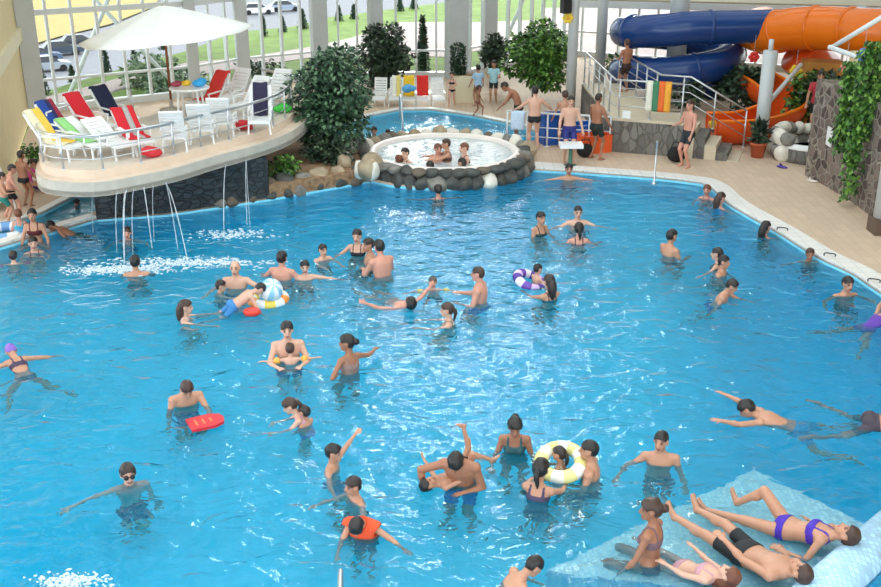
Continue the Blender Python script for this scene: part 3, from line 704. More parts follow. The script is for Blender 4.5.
for pa, pb in (((829,47), (884,66)), ((833,47), (884,16))):
    Y1, Y2 = 24.4, 23.2; a = Vector((xcol(Y1, zrow(Y1, pa[1]), pa[0]), Y1, zrow(Y1, pa[1]))); b = Vector((xcol(Y2, zrow(Y2, pb[1]), pb[0]), Y2, zrow(Y2, pb[1])))
    m = MB(); m.tube([a, b], .055, 10); struct(m.build('trim_11', WFRAME, smooth=True))

# ---------------------------------------------------------------- stone stair block with walkway
ZL = .95
stb = thing('stair_block', (4.4, 26.5, 0), 'grey stone stair block with beige walkway and steps', 'stairs'); O = Vector((4.4, 26.5, 0))
LW = [(4.38, 26.5), (6.05, 25.9), (6.45, 27.05), (5.75, 27.3), (5.3, 31.4), (4.2, 31.4)]
lw = [(a-O.x, b-O.y) for a, b in LW]
m = MB(); m.prism(lw, .0, ZL-.06); m.build('stone_wall', GREYST, stb)
m = MB(); m.prism(lw, ZL-.06, ZL); m.build('walkway', mat('walkway_tiles', rgb(206, 192, 166), .6, noise=.06, nscale=3), stb)
d = Vector((.94, -.35, 0)).normalized(); wv = Vector((.35, .94, 0)).normalized()
for i in range(5):
    zt = ZL-.17*(i+1); c = Vector((6.05, 25.9, 0))-O+d*(.14+.28*i)+wv*.6
    m = MB(); m.box((c.x, c.y, zt/2), (.28, 1.2, zt), math.atan2(d.y, d.x)); m.build('step', GREYST if i % 2 else MATS['walkway_tiles'], stb)
railing('stair_railing', 'steel railing along the left edge of the raised walkway', [Vector((4.24, 31.2, ZL)), Vector((4.42, 26.6, ZL)), Vector((6.0, 26.0, ZL))], .95, 9, (.3, .55, .75))
railing('stair_railing', 'steel railing along the right edge of the raised walkway and steps', [Vector((5.25, 31.2, ZL)), Vector((5.7, 27.3, ZL)), Vector((6.4, 27.0, ZL)), Vector((7.75, 26.45, .2))], .95, 8, (.3, .55, .75))
railing('pool_fence', 'low white fence behind the group of men by the rear pool', [Vector((1.75, 27.35, ZD)), Vector((3.0, 26.95, ZD)), Vector((4.35, 26.6, ZD))], .88, 6, (.25, .5), .028, WFRAME)
def towel_over(name, label, p0, p1, z, drop, cols, back_=.3, th=.02):
    """a towel hung over a rail from p0 to p1, its stripes running down"""
    p0 = Vector(p0); p1 = Vector(p1); d = (p1-p0); nn = Vector((d.y, -d.x, 0)).normalized(); rows = []; nc = 9; mb = MB()
    for k in range(15):
        s_ = -back_+(drop+back_)*k/14; row = []
        for j in range(nc):
            f = j/(nc-1); p = p0.lerp(p1, f); off = .035*math.tanh(s_*12)+.02*math.sin(f*9+s_*3)*min(1, abs(s_)*3)
            row.append(Vector((p.x+nn.x*off, p.y+nn.y*off, z+.035-abs(s_))))
        rows.append(row)
    step_ = (nc-1)//len(cols)
    for ci in range(len(cols)):
        mb.cur = ci; j0 = ci*step_; j1 = (ci+1)*step_ if ci < len(cols)-1 else nc-1
        mb.sheet([r_[j0:j1+1] for r_ in rows], th)
    return tag(mb.build(name, [mat('terry_%d_%d_%d' % c, rgb(*c), .9, noise=.1, nscale=30) for c in cols], None, True), label, 'towel')
towel_over('beach_towel', 'orange yellow and green towel hung over the stair railing', (5.15, 26.29, 0), (5.72, 26.07, 0), ZL+.95, .75, [(230, 226, 210), (70, 130, 96), (232, 110, 50), (240, 170, 60)])
towel_over('beach_towel', 'pale blue towel hung over the low white fence', (1.85, 27.28, 0), (2.2, 27.17, 0), ZD+.88, .5, [(196, 220, 240)])
def crate(x, y, c, sz, label, rz=.3):
    t = thing('plastic_crate', (x, y, ZD), label, 'crate', rz); mt = mat('crate_%d' % c[0], rgb(*c), .4); a, b, h = sz; m = MB()
    m.box((0,0,.02), (a,b,.04))
    for sx_, sy_, w_, d_ in ((0,b/2,a,.03), (0,-b/2,a,.03), (a/2,0,.03,b), (-a/2,0,.03,b)): m.box((sx_, sy_, h/2), (w_, d_, h))
    m.build('body', mt, t); m = MB()
    for sx_, sy_, w_, d_ in ((0,b/2,a+.06,.06), (0,-b/2,a+.06,.06), (a/2,0,.06,b+.06), (-a/2,0,.06,b+.06)): m.box((sx_, sy_, h+.015), (w_, d_, .03))
    m.build('rim', mt, t)
crate(3.0, 27.5, (34, 92, 176), (.7, .5, .75), 'tall blue plastic crate behind the man in blue trunks')
crate(3.75, 27.25, (40, 104, 190), (.6, .5, .55), 'blue plastic crate nearer the stone stair wall')
crate(3.95, 26.55, (232, 92, 36), (.75, .45, .42), 'orange plastic crate beside the stone stair wall')
p = G(570, 166, ZD); t = thing('pedestal_table', p, 'small white table on a green leg beside the man in blue trunks', 'table')
m = MB(); m.box((0,0,.52), (.56,.4,.09)); m.build('table_top', WHITE, t); m = MB(); m.lathe([(.16,0),(.16,.03),(.05,.05),(.05,.48)], (0,0,0), 14); m.build('leg', mat('green_leg', rgb(70, 120, 100), .5), t, True)
p = G(654, 184, ZD); m = MB(); m.lathe([(.07,0),(.07,.02),(.022,.03),(.022,.98),(.03,1.0),(.001,1.02)], (0,0,0), 12)
tag(m.build('steel_post', STEEL, None, True, p), 'short steel post standing at the white edge of the pool', 'post')
pz = zrow(26.0, 116); m = MB(); m.box((0,0,0), (.2,.02,.19), -.35); o = m.build('wall_sign', WHITE, None, False, (xcol(26.1, pz, 627), 26.18, pz)); tag(o, 'small white sign on the stone stair wall beside the towel', 'sign')
def bag(loc, s_, label):
    t = thing('shoulder_bag', loc, label, 'bag'); mt = mat('black_cloth', rgb(24, 24, 26), .8); m = MB(); m.ball((0,0,.2*s_), (.24*s_, .12*s_, .2*s_), None, 14, 10); m.build('body', mt, t, True)
    m = MB(); m.tube([(-.17*s_,0,.3*s_), (-.1*s_,0,.5*s_), (.1*s_,0,.5*s_), (.17*s_,0,.3*s_)], .015*s_, 6); m.build('strap', mt, t, True)
bag((xcol(25.3, .1, 588), 25.9, ZD), .9, 'black bag standing beside the man in dark green trunks')
bag((xcol(25.4, .6, 678), 25.42, ZD), 1.0, 'black bag against the stone stair wall near the man in long shorts')
# white rock grotto
gc = Vector((9.3, 25.9, 0)); 
gb = thing('grotto_basin', gc, 'round rock basin with a white curved ledge beside the rubble wall', 'basin'); m = MB()
m.lathe([(.87, 0), (.88, .42), (.76, .45), (.72, .1), (.001, .1)], (0,0,.0), 32); m.build('basin_wall', GREYST, gb, True)
m = MB(); m.tube([Vector((.8*math.cos(t), .8*math.sin(t), .46)) for t in np.linspace(PI*.95, PI*1.75, 16)], .09, 8); m.build('ledge', WHITE, gb, True)
m = MB(); m.lathe([(.001, .3), (.73, .3)], (0,0,0), 24); m.build('water', mat('dark_still_water', rgb(40, 34, 30), .1), gb)
for i in range(26):
    a = PI*.02+i*PI*1.15/25; lay = i % 2; sd += 1
    boulder((gc.x+.86*math.cos(a), gc.y+.86*math.sin(a), .3+.35*lay), random.uniform(.17, .25), [3,4,3][i % 3], rock_label([3,4,3][i % 3], 'the back of the rock basin by the rubble wall'), 'boulders behind the rock basin', sd, 1.0)
for x, y, lb, c in ((782,168,'purple sandal lying beside the rock basin',(84,56,150)), (812,182,'white sandal at the foot of the rubble wall',(220,214,206))):
    p = G(x, y, ZD); m = MB(); m.ball((0,0,.03), (.06,.15,.03), None, 12, 6); t = thing('sandal', p, lb, 'sandal', .8); mt = mat('sandal_%d' % c[0], rgb(*c), .6); m.build('sole', mt, t, True)
    m = MB(); m.tube([(-.055,.03,.04),(0,.06,.1),(.055,.03,.04)], .018, 6); m.build('strap', mt, t, True)
p = G(757, 157, ZD); t = thing('potted_plant', p, 'spiky plant in a terracotta pot in front of the white slide pole', 'potted plant')
m = MB(); m.lathe([(.001,0),(.15,0),(.2,.32),(.22,.32),(.22,.38),(.17,.38),(.16,.3),(.001,.3)], (0,0,0), 18); m.build('pot', mat('terracotta', rgb(186, 92, 58), .7, noise=.1), t, True)
leaves(110, blob_shape([((0,0,.6), (.12,.12,.25))]), .22, 71, -.8).build('leaves', LEAF['dark'], t)
p = Vector((xcol(23.3, zrow(23.3, 137), 841), 23.3, zrow(23.3, 137))); m = MB(); m.box((0,0,0), (.02,.34,.42)); tag(m.build('notice_board', WHITE, None, False, (8.76, 23.35, p.z)), 'white notice fixed to the rubble wall', 'sign')
# flower decorations
def flower(px, py, Y, r, c, c2, label):
    z = zrow(Y, py); t = thing('paper_flower', (xcol(Y, z, px), Y, z), label, 'decoration'); m = MB()
    for k in range(6):
        a = k*PI/3; m.ball((r*.6*math.cos(a), 0, r*.6*math.sin(a)), (r*.42, .03, r*.42), None, 12, 6)
    m.build('petals', mat('petal_%d_%d' % (c[0], c[1]), rgb(*c), .6), t, True); m = MB(); m.ball((0,-.03,0), (r*.32,.03,r*.32), None, 12, 6); m.build('centre', mat('flower_centre_%d' % c2[0], rgb(*c2), .6), t, True)
    m = MB(); m.tube([(0,.02,r*.5), (0,.02,r*.5+.5)], .006, 5); m.build('string', mat('string', (.4,.4,.4,1), .8), t)
flower(568, 18, 30.75, .16, (244, 208, 70), (246, 180, 60), 'yellow paper flower on the grey column')
flower(754, 57, 28.5, .15, (206, 44, 40), (220, 60, 50), 'red paper flower hanging left of the ochre pillar')
flower(796, 71, 28.9, .18, (246, 208, 60), (236, 176, 50), 'yellow paper flower hanging before the ochre pillar')
flower(846, 67, 24.0, .13, (222, 140, 130), (206, 110, 110), 'pink paper flower above the rubble wall')
flower(864, 55, 22.8, .16, (60, 120, 214), (110, 150, 226), 'blue paper flower on the white bracket')
z = zrow(30.7, 6); t = thing('loudspeaker', (xcol(30.7, z, 566), 30.72, z), 'black loudspeaker high on the grey column', 'loudspeaker'); m = MB(); m.box((0,0,0), (.26,.22,.4), .4); m.build('body', mat('black_plastic', rgb(30, 30, 34), .5), t); m = MB(); m.box((0,.17,0), (.06,.16,.06), .0); m.build('bracket', STEEL, t)

# ---------------------------------------------------------------- loungers, towels, parasol
LS = .8
def make_lounger(loc, rz, label, back_deg=62, group=None, mesh_=False):
    t = thing('sun_lounger', loc, label, 'sun lounger', rz, group); t.scale = (LS, LS, LS); m = MB(); fr = WHITE
    for sx_ in (-.27, .27): m.beam((sx_, -.25, .36), (sx_, .55, .34), .05, .05)
    m.beam((-.27, .55, .34), (.27, .55, .34), .05, .05); m.beam((-.27, -.25, .36), (.27, -.25, .36), .05, .05); m.build('frame', fr, t)
    m = MB()
    for k in range(7): m.box((0, -.2+k*.118, .375), (.52, .09, .018))
    m.build('seat', fr, t)
    b = math.radians(back_deg); bd = Vector((0, -math.cos(b), math.sin(b))); b0 = Vector((0, -.26, .37)); m = MB()
    for sx_ in (-.27, .27): m.beam(b0+Vector((sx_,0,0)), b0+Vector((sx_,0,0))+bd*.82, .05, .045, (0,-1,.5))
    for k in range(7): c = b0+bd*(.08+.115*k); m.beam(c-Vector((.26,0,0)), c+Vector((.26,0,0)), .018, .092, bd)
    bk_ = m.build('backrest', fr, t); c = b0+bd*.84; m = MB(); m.beam(c-Vector((.29,0,0)), c+Vector((.29,0,0)), .05, .06, bd); m.build('head_bar', fr, bk_)
    for sx_ in (-.3, .3):
        m = MB(); m.beam((sx_, -.36, .6), (sx_, .22, .58), .06, .03); m.beam((sx_, .18, .36), (sx_, .2, .58), .035, .035); m.build('armrest', fr, t)
        for sy_ in (-.22, .44):
            m = MB(); m.beam((sx_*.9, sy_, .36), (sx_, sy_+(.06 if sy_ > 0 else -.1), 0), .04, .04, (0,1,0)); m.build('leg', fr, t)
    return t
def lounge_towel(t, cols, label, seat_len=.1, wid=.5, back_deg=50, over=.35, start=.0):
    """towel lying over a lounger's backrest"""
    b = math.radians(back_deg); bd = Vector((0, -math.cos(b), math.sin(b))); nb = Vector((0, math.sin(b), math.cos(b))); b0 = Vector((0, -.26, .40)); rows = []
    prof = []
    for k in range(4): prof.append(Vector((0, -.2+seat_len*(3-k)/3, .41)))
    for k in range(8): prof.append(b0+bd*(.06+.8*k/7)+nb*.035)
    tp = b0+bd*.90; prof.append(tp+nb*.0+bd*.02); prof.append(tp-nb*.05)
    for k in range(4): prof.append(tp-nb*.07-bd*(.04+over*k/3)+Vector((0, 0, -.02*k)))
    n = 9; mb = MB(); rng = random.Random(len(label))
    ph = rng.uniform(0, 6)
    rows = [[p+Vector(((j/(n-1)-.5)*wid, .012*math.sin(j*1.7+i*.8+ph), .01*math.sin(j*1.1+ph))) for j in range(n)] for i, p in enumerate(prof)]
    st = (n-1)//len(cols)
    for ci in range(len(cols)):
        mb.cur = ci; mb.sheet([r_[ci*st:(ci+1)*st+1 if ci < len(cols)-1 else n] for r_ in rows], .02)
    o = mb.build('beach_towel', [mat('terry_%d_%d_%d' % c, rgb(*c), .9, noise=.1, nscale=30) for c in cols], None, True, t.location); o.rotation_euler = t.rotation_euler; o.scale = t.scale
    return tag(o, label, 'towel')
BK = 50
def lg(px, py, z, rz, label, bk=None): return make_lounger(G(px, py, z), math.radians(rz), label, bk or BK)
REDT, NAVT, WHT, YEL = (206, 32, 44), (28, 34, 62), (238, 238, 238), (240, 200, 80)
t = lg(207,112,ZB,150,'white lounger on the terrace with a bright red towel'); lounge_towel(t, [(226, 60, 52)], 'bright red towel over a lounger on the right of the terrace', .5)
lg(231,109,ZB,150,'bare white lounger on the terrace right of the bright red towel', 60); lg(247,116,ZB,150,'low white lounger in the middle of the terrace loungers', 50)
lg(273,108,ZB,160,'bare white lounger at the far right end of the terrace')
t = lg(261,131,ZB,185,'white lounger right behind the curved terrace railing with a dark towel', 60); lounge_towel(t, [(44, 40, 66)], 'dark towel bunched on the lounger behind the curved terrace railing', .1, .4, 60, .1)
t = lg(70,146,ZB,238,'white lounger on the terrace with a striped towel'); lounge_towel(t, [(150, 40, 60), (40, 44, 90), (36, 70, 150)], 'dark red and blue striped towel on the leftmost terrace lounger', .2)
t = lg(96,137,ZB,236,'white lounger on the terrace with a deep red towel'); lounge_towel(t, [REDT], 'deep red towel on a lounger left of the navy one', .25)
t = lg(120,129,ZB,232,'white lounger on the terrace with a navy towel'); lounge_towel(t, [NAVT], 'navy towel on a lounger at the back left of the terrace', .2)
t = lg(138,152,ZB,215,'lounger at the front of the terrace under a red and grey towel', 40); lounge_towel(t, [REDT, (170, 164, 160), REDT], 'red and grey towel over the lounger by the front railing', .5, .56, 40)
lg(176,150,ZB,10,'white lounger seen from behind left of the terrace table', 60); lg(204,142,ZB,5,'white lounger seen from behind nearest the terrace table', 60); lg(225,135,ZB,0,'white lounger seen from behind at the right of the terrace table', 60)
t = lg(62,158,ZB,248,'lounger at the left end of the terrace under a yellow towel', 55); lounge_towel(t, [YEL, (238, 226, 190)], 'yellow towel over the lounger at the left end of the terrace', .5, .5, 55)
t = lg(92,155,ZB,232,'low lounger behind the front railing under a pale green towel', 26); lounge_towel(t, [(232, 232, 228), (150, 210, 130)], 'pale green and white towel on the low lounger', .5, .52, 26)
lg(116,156,ZB,228,'bare white lounger between the pale green and the red and grey towels', 30)
p = G(192,118,ZB); t = thing('round_table', p, 'round white plastic table in the middle of the terrace', 'table'); m = MB(); m.lathe([(.001,.68),(.45,.68),(.46,.70),(.45,.72),(.001,.72)], (0,0,0), 28); m.build('table_top', WHITE, t)
for k in range(4):
    a = PI/4+k*PI/2; m = MB(); m.tube([(.3*math.cos(a),.3*math.sin(a),.69), (.36*math.cos(a),.36*math.sin(a),0)], .025, 8); m.build('leg', WHITE, t)
def cloth_pile(loc, c, label, s_=.16):
    m = MB(); rng = random.Random(c[0])
    for k in range(6): m.ball((rng.uniform(-.5,.5)*s_, rng.uniform(-.5,.5)*s_, s_*.45+rng.uniform(0,.4)*s_), (s_*.75, s_*.65, s_*.45), None, 12, 8)
    tag(m.build('bundle', mat('bundle_%d_%d_%d' % c, rgb(*c), .8, noise=.15, nscale=20), None, True, loc), label, 'bundle')
cloth_pile(p+Vector((.22,0,.72)), (60,170,230), 'bright blue bundle on the terrace table'); cloth_pile(p+Vector((-.08,.05,.72)), (240,196,60), 'yellow bundle on the terrace table', .12); cloth_pile(p+Vector((-.3,0,.72)), (170,70,90), 'dark pink bundle on the terrace table', .12)
cloth_pile(G(283,113,ZB), (70,190,70), 'green bundle on the terrace floor by the ficus tree', .2); cloth_pile(G(247,130,ZB), (200,40,50), 'red bundle hanging beside a terrace lounger', .2); cloth_pile(G(152,158,ZB), (214,50,60), 'red bundle on the floor beside the red and grey towel', .18)
P0 = G(172,112,ZB); para = thing('parasol', P0, 'large white parasol with a brown wooden pole on the terrace', 'parasol')
zt = zrow(P0.y, 4)-ZB; m = MB(); m.tube([(0,0,0),(0,0,zt-.02)], .03, 10); m.build('pole', mat('brown_wood', rgb(132, 70, 34), .5), para, True)
m = MB(); m.lathe([(.001,0),(.28,0),(.28,.08),(.05,.12),(.04,.3)], (0,0,0), 18); m.build('base', CONC, para, True)
Rc = 2.0; zr = zt-.66; ax = xcol(P0.y, ZB+zr, 168)-P0.x
rows = []
for i in range(9):
    f = i/8; row = []
    for k in range(49):
        a = 2*PI*k/48+.2; seg = (k % 6)/6; sag = (1-.075*(1-(2*seg-1)**2)); r = Rc*f*sag
        row.append(Vector((r*math.cos(a), r*math.sin(a), zt-(zt-zr)*(f**1.12)-.05*f*(1-(2*seg-1)**2))))
    rows.append(row)
m = MB(); m.sheet(rows, .012); cn = m.build('canopy', mat('white_canvas', rgb(240, 240, 236), .8), para, True)
for o_ in (cn,): o_.rotation_euler = (0, math.radians(-5), 0); o_.location = (.2, 0, -.02)
for k in range(8):
    a = 2*PI*k/8+.2; m = MB(); m.tube([(0,0,zt-.08), (Rc*.93*math.cos(a), Rc*.93*math.sin(a), zr-.0)], .012, 6); rb = m.build('rib', mat('brown_wood', rgb(132,70,34), .5), para, True); rb.rotation_euler = (0, math.radians(-5), 0); rb.location = (.2, 0, -.03)
LS = .66
for i, (px, lb) in enumerate(((380,'white lounger at the left end of the row by the windows'), (396,'white lounger with a pale yellow towel by the windows'), (409,'white lounger under a yellow towel and blue bundle by the windows'), (423,'white lounger with a red towel by the windows'), (438,'white lounger at the right end of the row by the windows'))):
    t = lg(px, 105, ZD, 180+(-6+3*i), lb, 76)
    if i == 1: lounge_towel(t, [(240, 218, 130), (244, 240, 226)], 'pale yellow towel on the second lounger by the windows', .1, .4, 76)
    if i == 2:
        lounge_towel(t, [(246, 200, 50)], 'yellow towel hanging on the middle lounger by the windows', .1, .5, 76, .2); cloth_pile(t.location+Vector((0,-.2,.42)), (90,170,220), 'pale blue bundle on the middle lounger by the windows', .2)
    if i == 3: lounge_towel(t, [(226, 50, 40)], 'red towel hanging on the fourth lounger by the windows', .0, .54, 76)
t = lg(2,207,ZD,215,'white lounger on the deck at the left edge by the beige wall', 60)
cloth_pile(G(39,190,ZD)+Vector((0,.1,0)), (90,60,160), 'purple bundle on the deck beside the child in pink', .16)

# ---------------------------------------------------------------- pale underwater bench, floats
A, B, C, D = G(545,580,-.24), G(753,478,-.24), G(868,530,-.12), G(784,604,-.12)
m = MB(); lowz = ZF
vs = [A, B, C, D]+[Vector((p.x, p.y, lowz)) for p in (A, B, C, D)]
m.add(vs, [(3,2,1,0), (4,5,6,7), (0,1,5,4), (1,2,6,5), (2,3,7,6), (3,0,4,7)])
ub = thing('lounging_bench', (0,0,0), 'pale blue mosaic lounging bench rising out of the water at the lower right', 'bench')
m.build('bench_slope', BENCHT, ub)
m = MB(); dd = (D-C).normalized(); e = Vector((-.0, -.0, 0)); pth = [C+Vector((.25,-.1,.12))-dd*.05, D+Vector((.25,-.1,.12))+dd*.6]
m.tube([pth[0]+Vector((0,0,-.05)), pth[0].lerp(pth[1], .5)+Vector((0,0,-.05)), pth[1]+Vector((0,0,-.05))], [.25,.26,.25], 16); m.build('headrest', mat_tiles('headrest_mosaic', rgb(176, 212, 236), rgb(150, 194, 222), .06, .06, .006, .5, .2, .12), ub, True)
def ring(px, py, R, r, cols, label, z=.04, tilt=(0,0)):
    p = G(px, py, z); t = thing('swim_ring', p, label, 'swim ring'); N = 36; ns = len(cols); mb = MB()
    for k in range(N):
        mb.cur = (k*12//N) % ns
        a0, a1 = 2*PI*k/N, 2*PI*(k+1)/N; vs = []
        for a in (a0, a1):
            for j in range(14):
                b = 2*PI*j/14; q = R+r*math.cos(b); vs.append((q*math.cos(a), q*math.sin(a), r*math.sin(b)*.95))
        mb.add(vs, [(j, (j+1) % 14, 14+(j+1) % 14, 14+j) for j in range(14)])
    o = mb.build('ring', [mat('vinyl_%d_%d_%d' % c, rgb(*c), .25) for c in cols], t, True); o.data.validate()
    mb = MB(); mb.lathe([(.016,0),(.016,.03),(.001,.035)], (R*.4+R*.6,0,r*.93), 8); mb.build('valve', WHITE, t)
    t.rotation_euler = (tilt[0], tilt[1], 0); return t
ring(561, 462, .24, .085, [(238, 238, 226), (234, 226, 150), (246, 246, 240), (226, 220, 140)], 'pale yellow and white swim ring around a little child', .12, (.3, -.1))
ring(530, 281, .24, .085, [(110, 70, 170), (214, 180, 226), (90, 60, 150), (232, 222, 236)], 'purple and lilac swim ring carrying a toddler', .03, (.15, .35))
ring(268, 299, .27, .09, [(240, 242, 240), (244, 214, 90), (238, 242, 240), (240, 150, 60)], 'white swim ring with yellow and orange bands in the left group', .03)
ring(4, 233, .40, .12, [(240, 242, 246), (120, 170, 220)], 'white and blue swim ring in the paddling pool', .05)
bl = G(271, 290, .26); m = MB()
for k in range(12):
    m.cur = k % 2; n_v = 9; vs = []
    for a in (2*PI*k/12, 2*PI*(k+1)/12):
        for j in range(n_v): b = -PI/2+PI*j/(n_v-1); vs.append((.2*math.cos(b)*math.cos(a), .2*math.cos(b)*math.sin(a), .2*math.sin(b)))
    m.add(vs, [(j, n_v+j, n_v+j+1, j+1) for j in range(n_v-1)])
o = m.build('beach_ball', [WHITE, mat('vinyl_150_206_240', rgb(150,206,240), .3)], None, True, bl); o.rotation_euler = (.6, .4, 0); tag(o, 'white and pale blue beach ball behind the white swim ring', 'ball')
m = MB(); m.ball((0,0,0), (.15,.11,.08)); tag(m.build('float', mat('vinyl_red', rgb(226, 60, 44), .3), None, True, G(252,312,.05)), 'small red float drifting in front of the white swim ring', 'float')
kb = G(206, 422, .05); t = thing('kickboard', kb, 'red kickboard held by the leaning man', 'kickboard', math.radians(-62)); t.scale = (.8, .8, .8); m = MB()
out = [(-.2,-.28),(.2,-.28),(.22,.1),(.14,.26),(0,.3),(-.14,.26),(-.22,.1)]; m.prism(out, -.025, .025); m.build('board', mat('red_foam', rgb(206, 36, 48), .5), t)
m = MB()
for k in range(3): m.box((0, -.16+k*.12, .026), (.2-.03*k, .035, .006))
m.build('print', mat('orange_print', rgb(236, 120, 70), .5), t)
a = G(341, 568, .45); b = G(343, 592, .45); m = MB(); m.tube(smooth_path([Vector((a.x, a.y+.02, -.4)), Vector((a.x, a.y, .3)), Vector((a.x+.0, a.y-.08, .45)), Vector((b.x, b.y-.3, .47))], 6), .025, 10)
tag(m.build('pool_handrail', STEEL, None, True), 'bright steel handrail at the bottom edge in front of the orange vest', 'handrail')
h1 = G(402, 137, 0); m = MB(); m.tube(smooth_path([Vector((h1.x-.12, h1.y+2.0, .05)), Vector((h1.x-.12, h1.y+1.9, .75)), Vector((h1.x-.05, h1.y+1.1, .8)), Vector((h1.x, h1.y+.6, .3)), Vector((h1.x, h1.y+.55, -.4))], 6), .025, 8)
tag(m.build('pool_handrail', STEEL, None, True), 'bent steel handrail of the rear pool behind the round tub', 'handrail')
# ---------------------------------------------------------------- cars outside
def car(px, py, rz, c, label):
    p = G(px, py, -10.2); t = thing('car', p, label, 'car', rz); mt = mat('car_%d_%d' % (c[0], c[1]), rgb(*c), .25)
    def hull(prof, w0, w1):
        mb = MB(); n = len(prof); mb.add([(x, -w(z), z) for x, z in prof for w in [lambda z: w0+(w1-w0)*max(0, z-.75)]]+[(x, w0+(w1-w0)*max(0, z-.75), z) for x, z in prof], [tuple(range(n)), tuple(reversed(range(n, 2*n)))]+[((i+1) % n, i, n+i, n+(i+1) % n) for i in range(n)]); return mb
    hull([(-2.1,.3),(-2.1,.75),(-1.9,.9),(1.1,.92),(2.05,.75),(2.1,.3)], .86, .8).build('body', mt, t)
    hull([(-1.8,.9),(-1.3,1.4),(.3,1.42),(1.1,.92)], .8, .6).build('cabin', mat('car_glass', rgb(40, 46, 52), .1), t)
    mb = MB(); mb.box((-.5,0,1.43), (1.5,1.1,.04)); mb.build('roof', mt, t)
    for sx_ in (-1.3, 1.3):
        for sy_ in (-.8, .8):
            mb = MB(); mb.tube([(sx_, sy_-.1, .32), (sx_, sy_+.1, .32)], .32, 14); mb.build('wheel', mat('tyre', rgb(28,28,30), .8), t)
car(40,62,.5,(90,104,130),'slate blue car at the near left of the car park'); car(62,55,.5,(66,76,92),'dark grey car second in the row outside'); car(48,71,.5,(150,156,166),'silver car at the lower left of the car park')
car(80,48,.5,(60,60,70),'black car left of the parasol canopy'); car(258,14,.3,(220,224,230),'white car beyond the lawn'); car(285,11,.3,(150,160,180),'pale grey car beyond the lawn')

for x, y, lb in ((777,231,'small dark grab handle on the white edge beside the long-haired woman'), (824,257,'small dark grab handle on the white edge beside the boy up to his chin'), (868,283,'small dark grab handle on the white edge at the right of the picture')):
    p = G(x, y, ZD+.03); m = MB(); m.tube(smooth_path([Vector((-.09,.03,0)), Vector((-.08,.03,.05)), Vector((.08,-.03,.05)), Vector((.09,-.03,0))], 5), .012, 6)
    tag(m.build('grab_handle', mat('dark_steel', rgb(60,62,66), .35, .6), None, True, p+Vector((.12,.05,0))), lb, 'handle')
# ---------------------------------------------------------------- people
SKIN = {'fair': mat('skin_fair', rgb(214, 166, 142), .45), 'mid': mat('skin_mid', rgb(192, 140, 112), .45),
        'tan': mat('skin_tan', rgb(164, 110, 82), .45), 'pink': mat('skin_pink', rgb(208, 148, 126), .45)}
LIP = mat('lips', rgb(168, 92, 86), .4); EYE_SHADE = mat('eyes', rgb(112, 76, 62), .4)  # brown for eyes and brows, with their shading put into the colour
HAIR = {'black': mat('hair_black', rgb(34, 28, 26), .45), 'brown': mat('hair_brown', rgb(66, 44, 34), .45), 'dark': mat('hair_dark', rgb(46, 36, 32), .45),
        'red': mat('hair_auburn', rgb(110, 62, 40), .45), 'blond': mat('hair_blond', rgb(170, 130, 84), .5), 'grey': mat('hair_grey', rgb(92, 82, 76), .5)}
HANDS = {}
def V(*a): return np.array(a, float)
def nrm(v):
    v = np.asarray(v, float); return v/max(np.linalg.norm(v), 1e-9)
def rx(a): c, s = math.cos(a), math.sin(a); return np.array([[1,0,0],[0,c,-s],[0,s,c]])
def ry(a): c, s = math.cos(a), math.sin(a); return np.array([[c,0,s],[0,1,0],[-s,0,c]])
def rz_(a): c, s = math.cos(a), math.sin(a); return np.array([[c,-s,0],[s,c,0],[0,0,1]])
ARMS = {  # upper-arm and forearm directions: x outward, y forward, z up
    'down': ((.22,.02,-1), (.1,.22,-1)), 'wade': ((.75,.15,-.65), (.35,.75,-.35)), 'out': ((1,.15,-.12), (1,.35,-.1)),
    'fwd': ((.25,1,-.35), (-.1,1,.0)), 'bent': ((.3,.25,-.95), (-.35,1,.0)), 'hold': ((.35,.55,-.8), (-.45,.9,.15)),
    'up': ((.35,.25,.85), (.25,.3,1)), 'upout': ((.85,.3,.3), (.7,.4,.5)), 'hip': ((.75,-.2,-.75), (-.75,.5,-.35)), 'head': ((.95,-.05,.35), (-.8,-.2,.65)),
    'reach': ((.35,1,-.15), (.15,1,-.05)), 'side': ((.9,.3,-.35), (.9,.55,-.05)), 'back': ((.45,-.6,-.75), (.3,-.5,-.8)),
    'glide': ((.55,.2,.8), (.3,.1,1)), 'lounge': ((.5,-.35,-.75), (.3,.6,-.5)), 'prop': ((.6,-.7,-.5), (.2,.5,-.8)), 'cross': ((.3,.35,-.9), (-.8,.6,.3)),
    'rail': ((.55,.35,-.85), (.3,.8,-.5)), 'low': ((.3,.25,-.9), (.15,.5,-.8))}
TOR = [(-.11,.125,.095),(-.03,.165,.112),(.06,.158,.108),(.15,.142,.10),(.25,.15,.105),(.34,.165,.115),(.42,.172,.108),(.475,.15,.088),(.52,.085,.066),(.55,.056,.056)]
TORF = [(-.11,.125,.10),(-.03,.172,.118),(.05,.16,.11),(.15,.122,.09),(.25,.13,.095),(.33,.142,.112),(.41,.148,.098),(.475,.128,.078),(.52,.07,.058),(.55,.048,.05)]
def sphere_rings(nu, nv):
    return [(math.cos(-PI/2+PI*j/nv), math.sin(-PI/2+PI*j/nv)) for j in range(nv+1)]
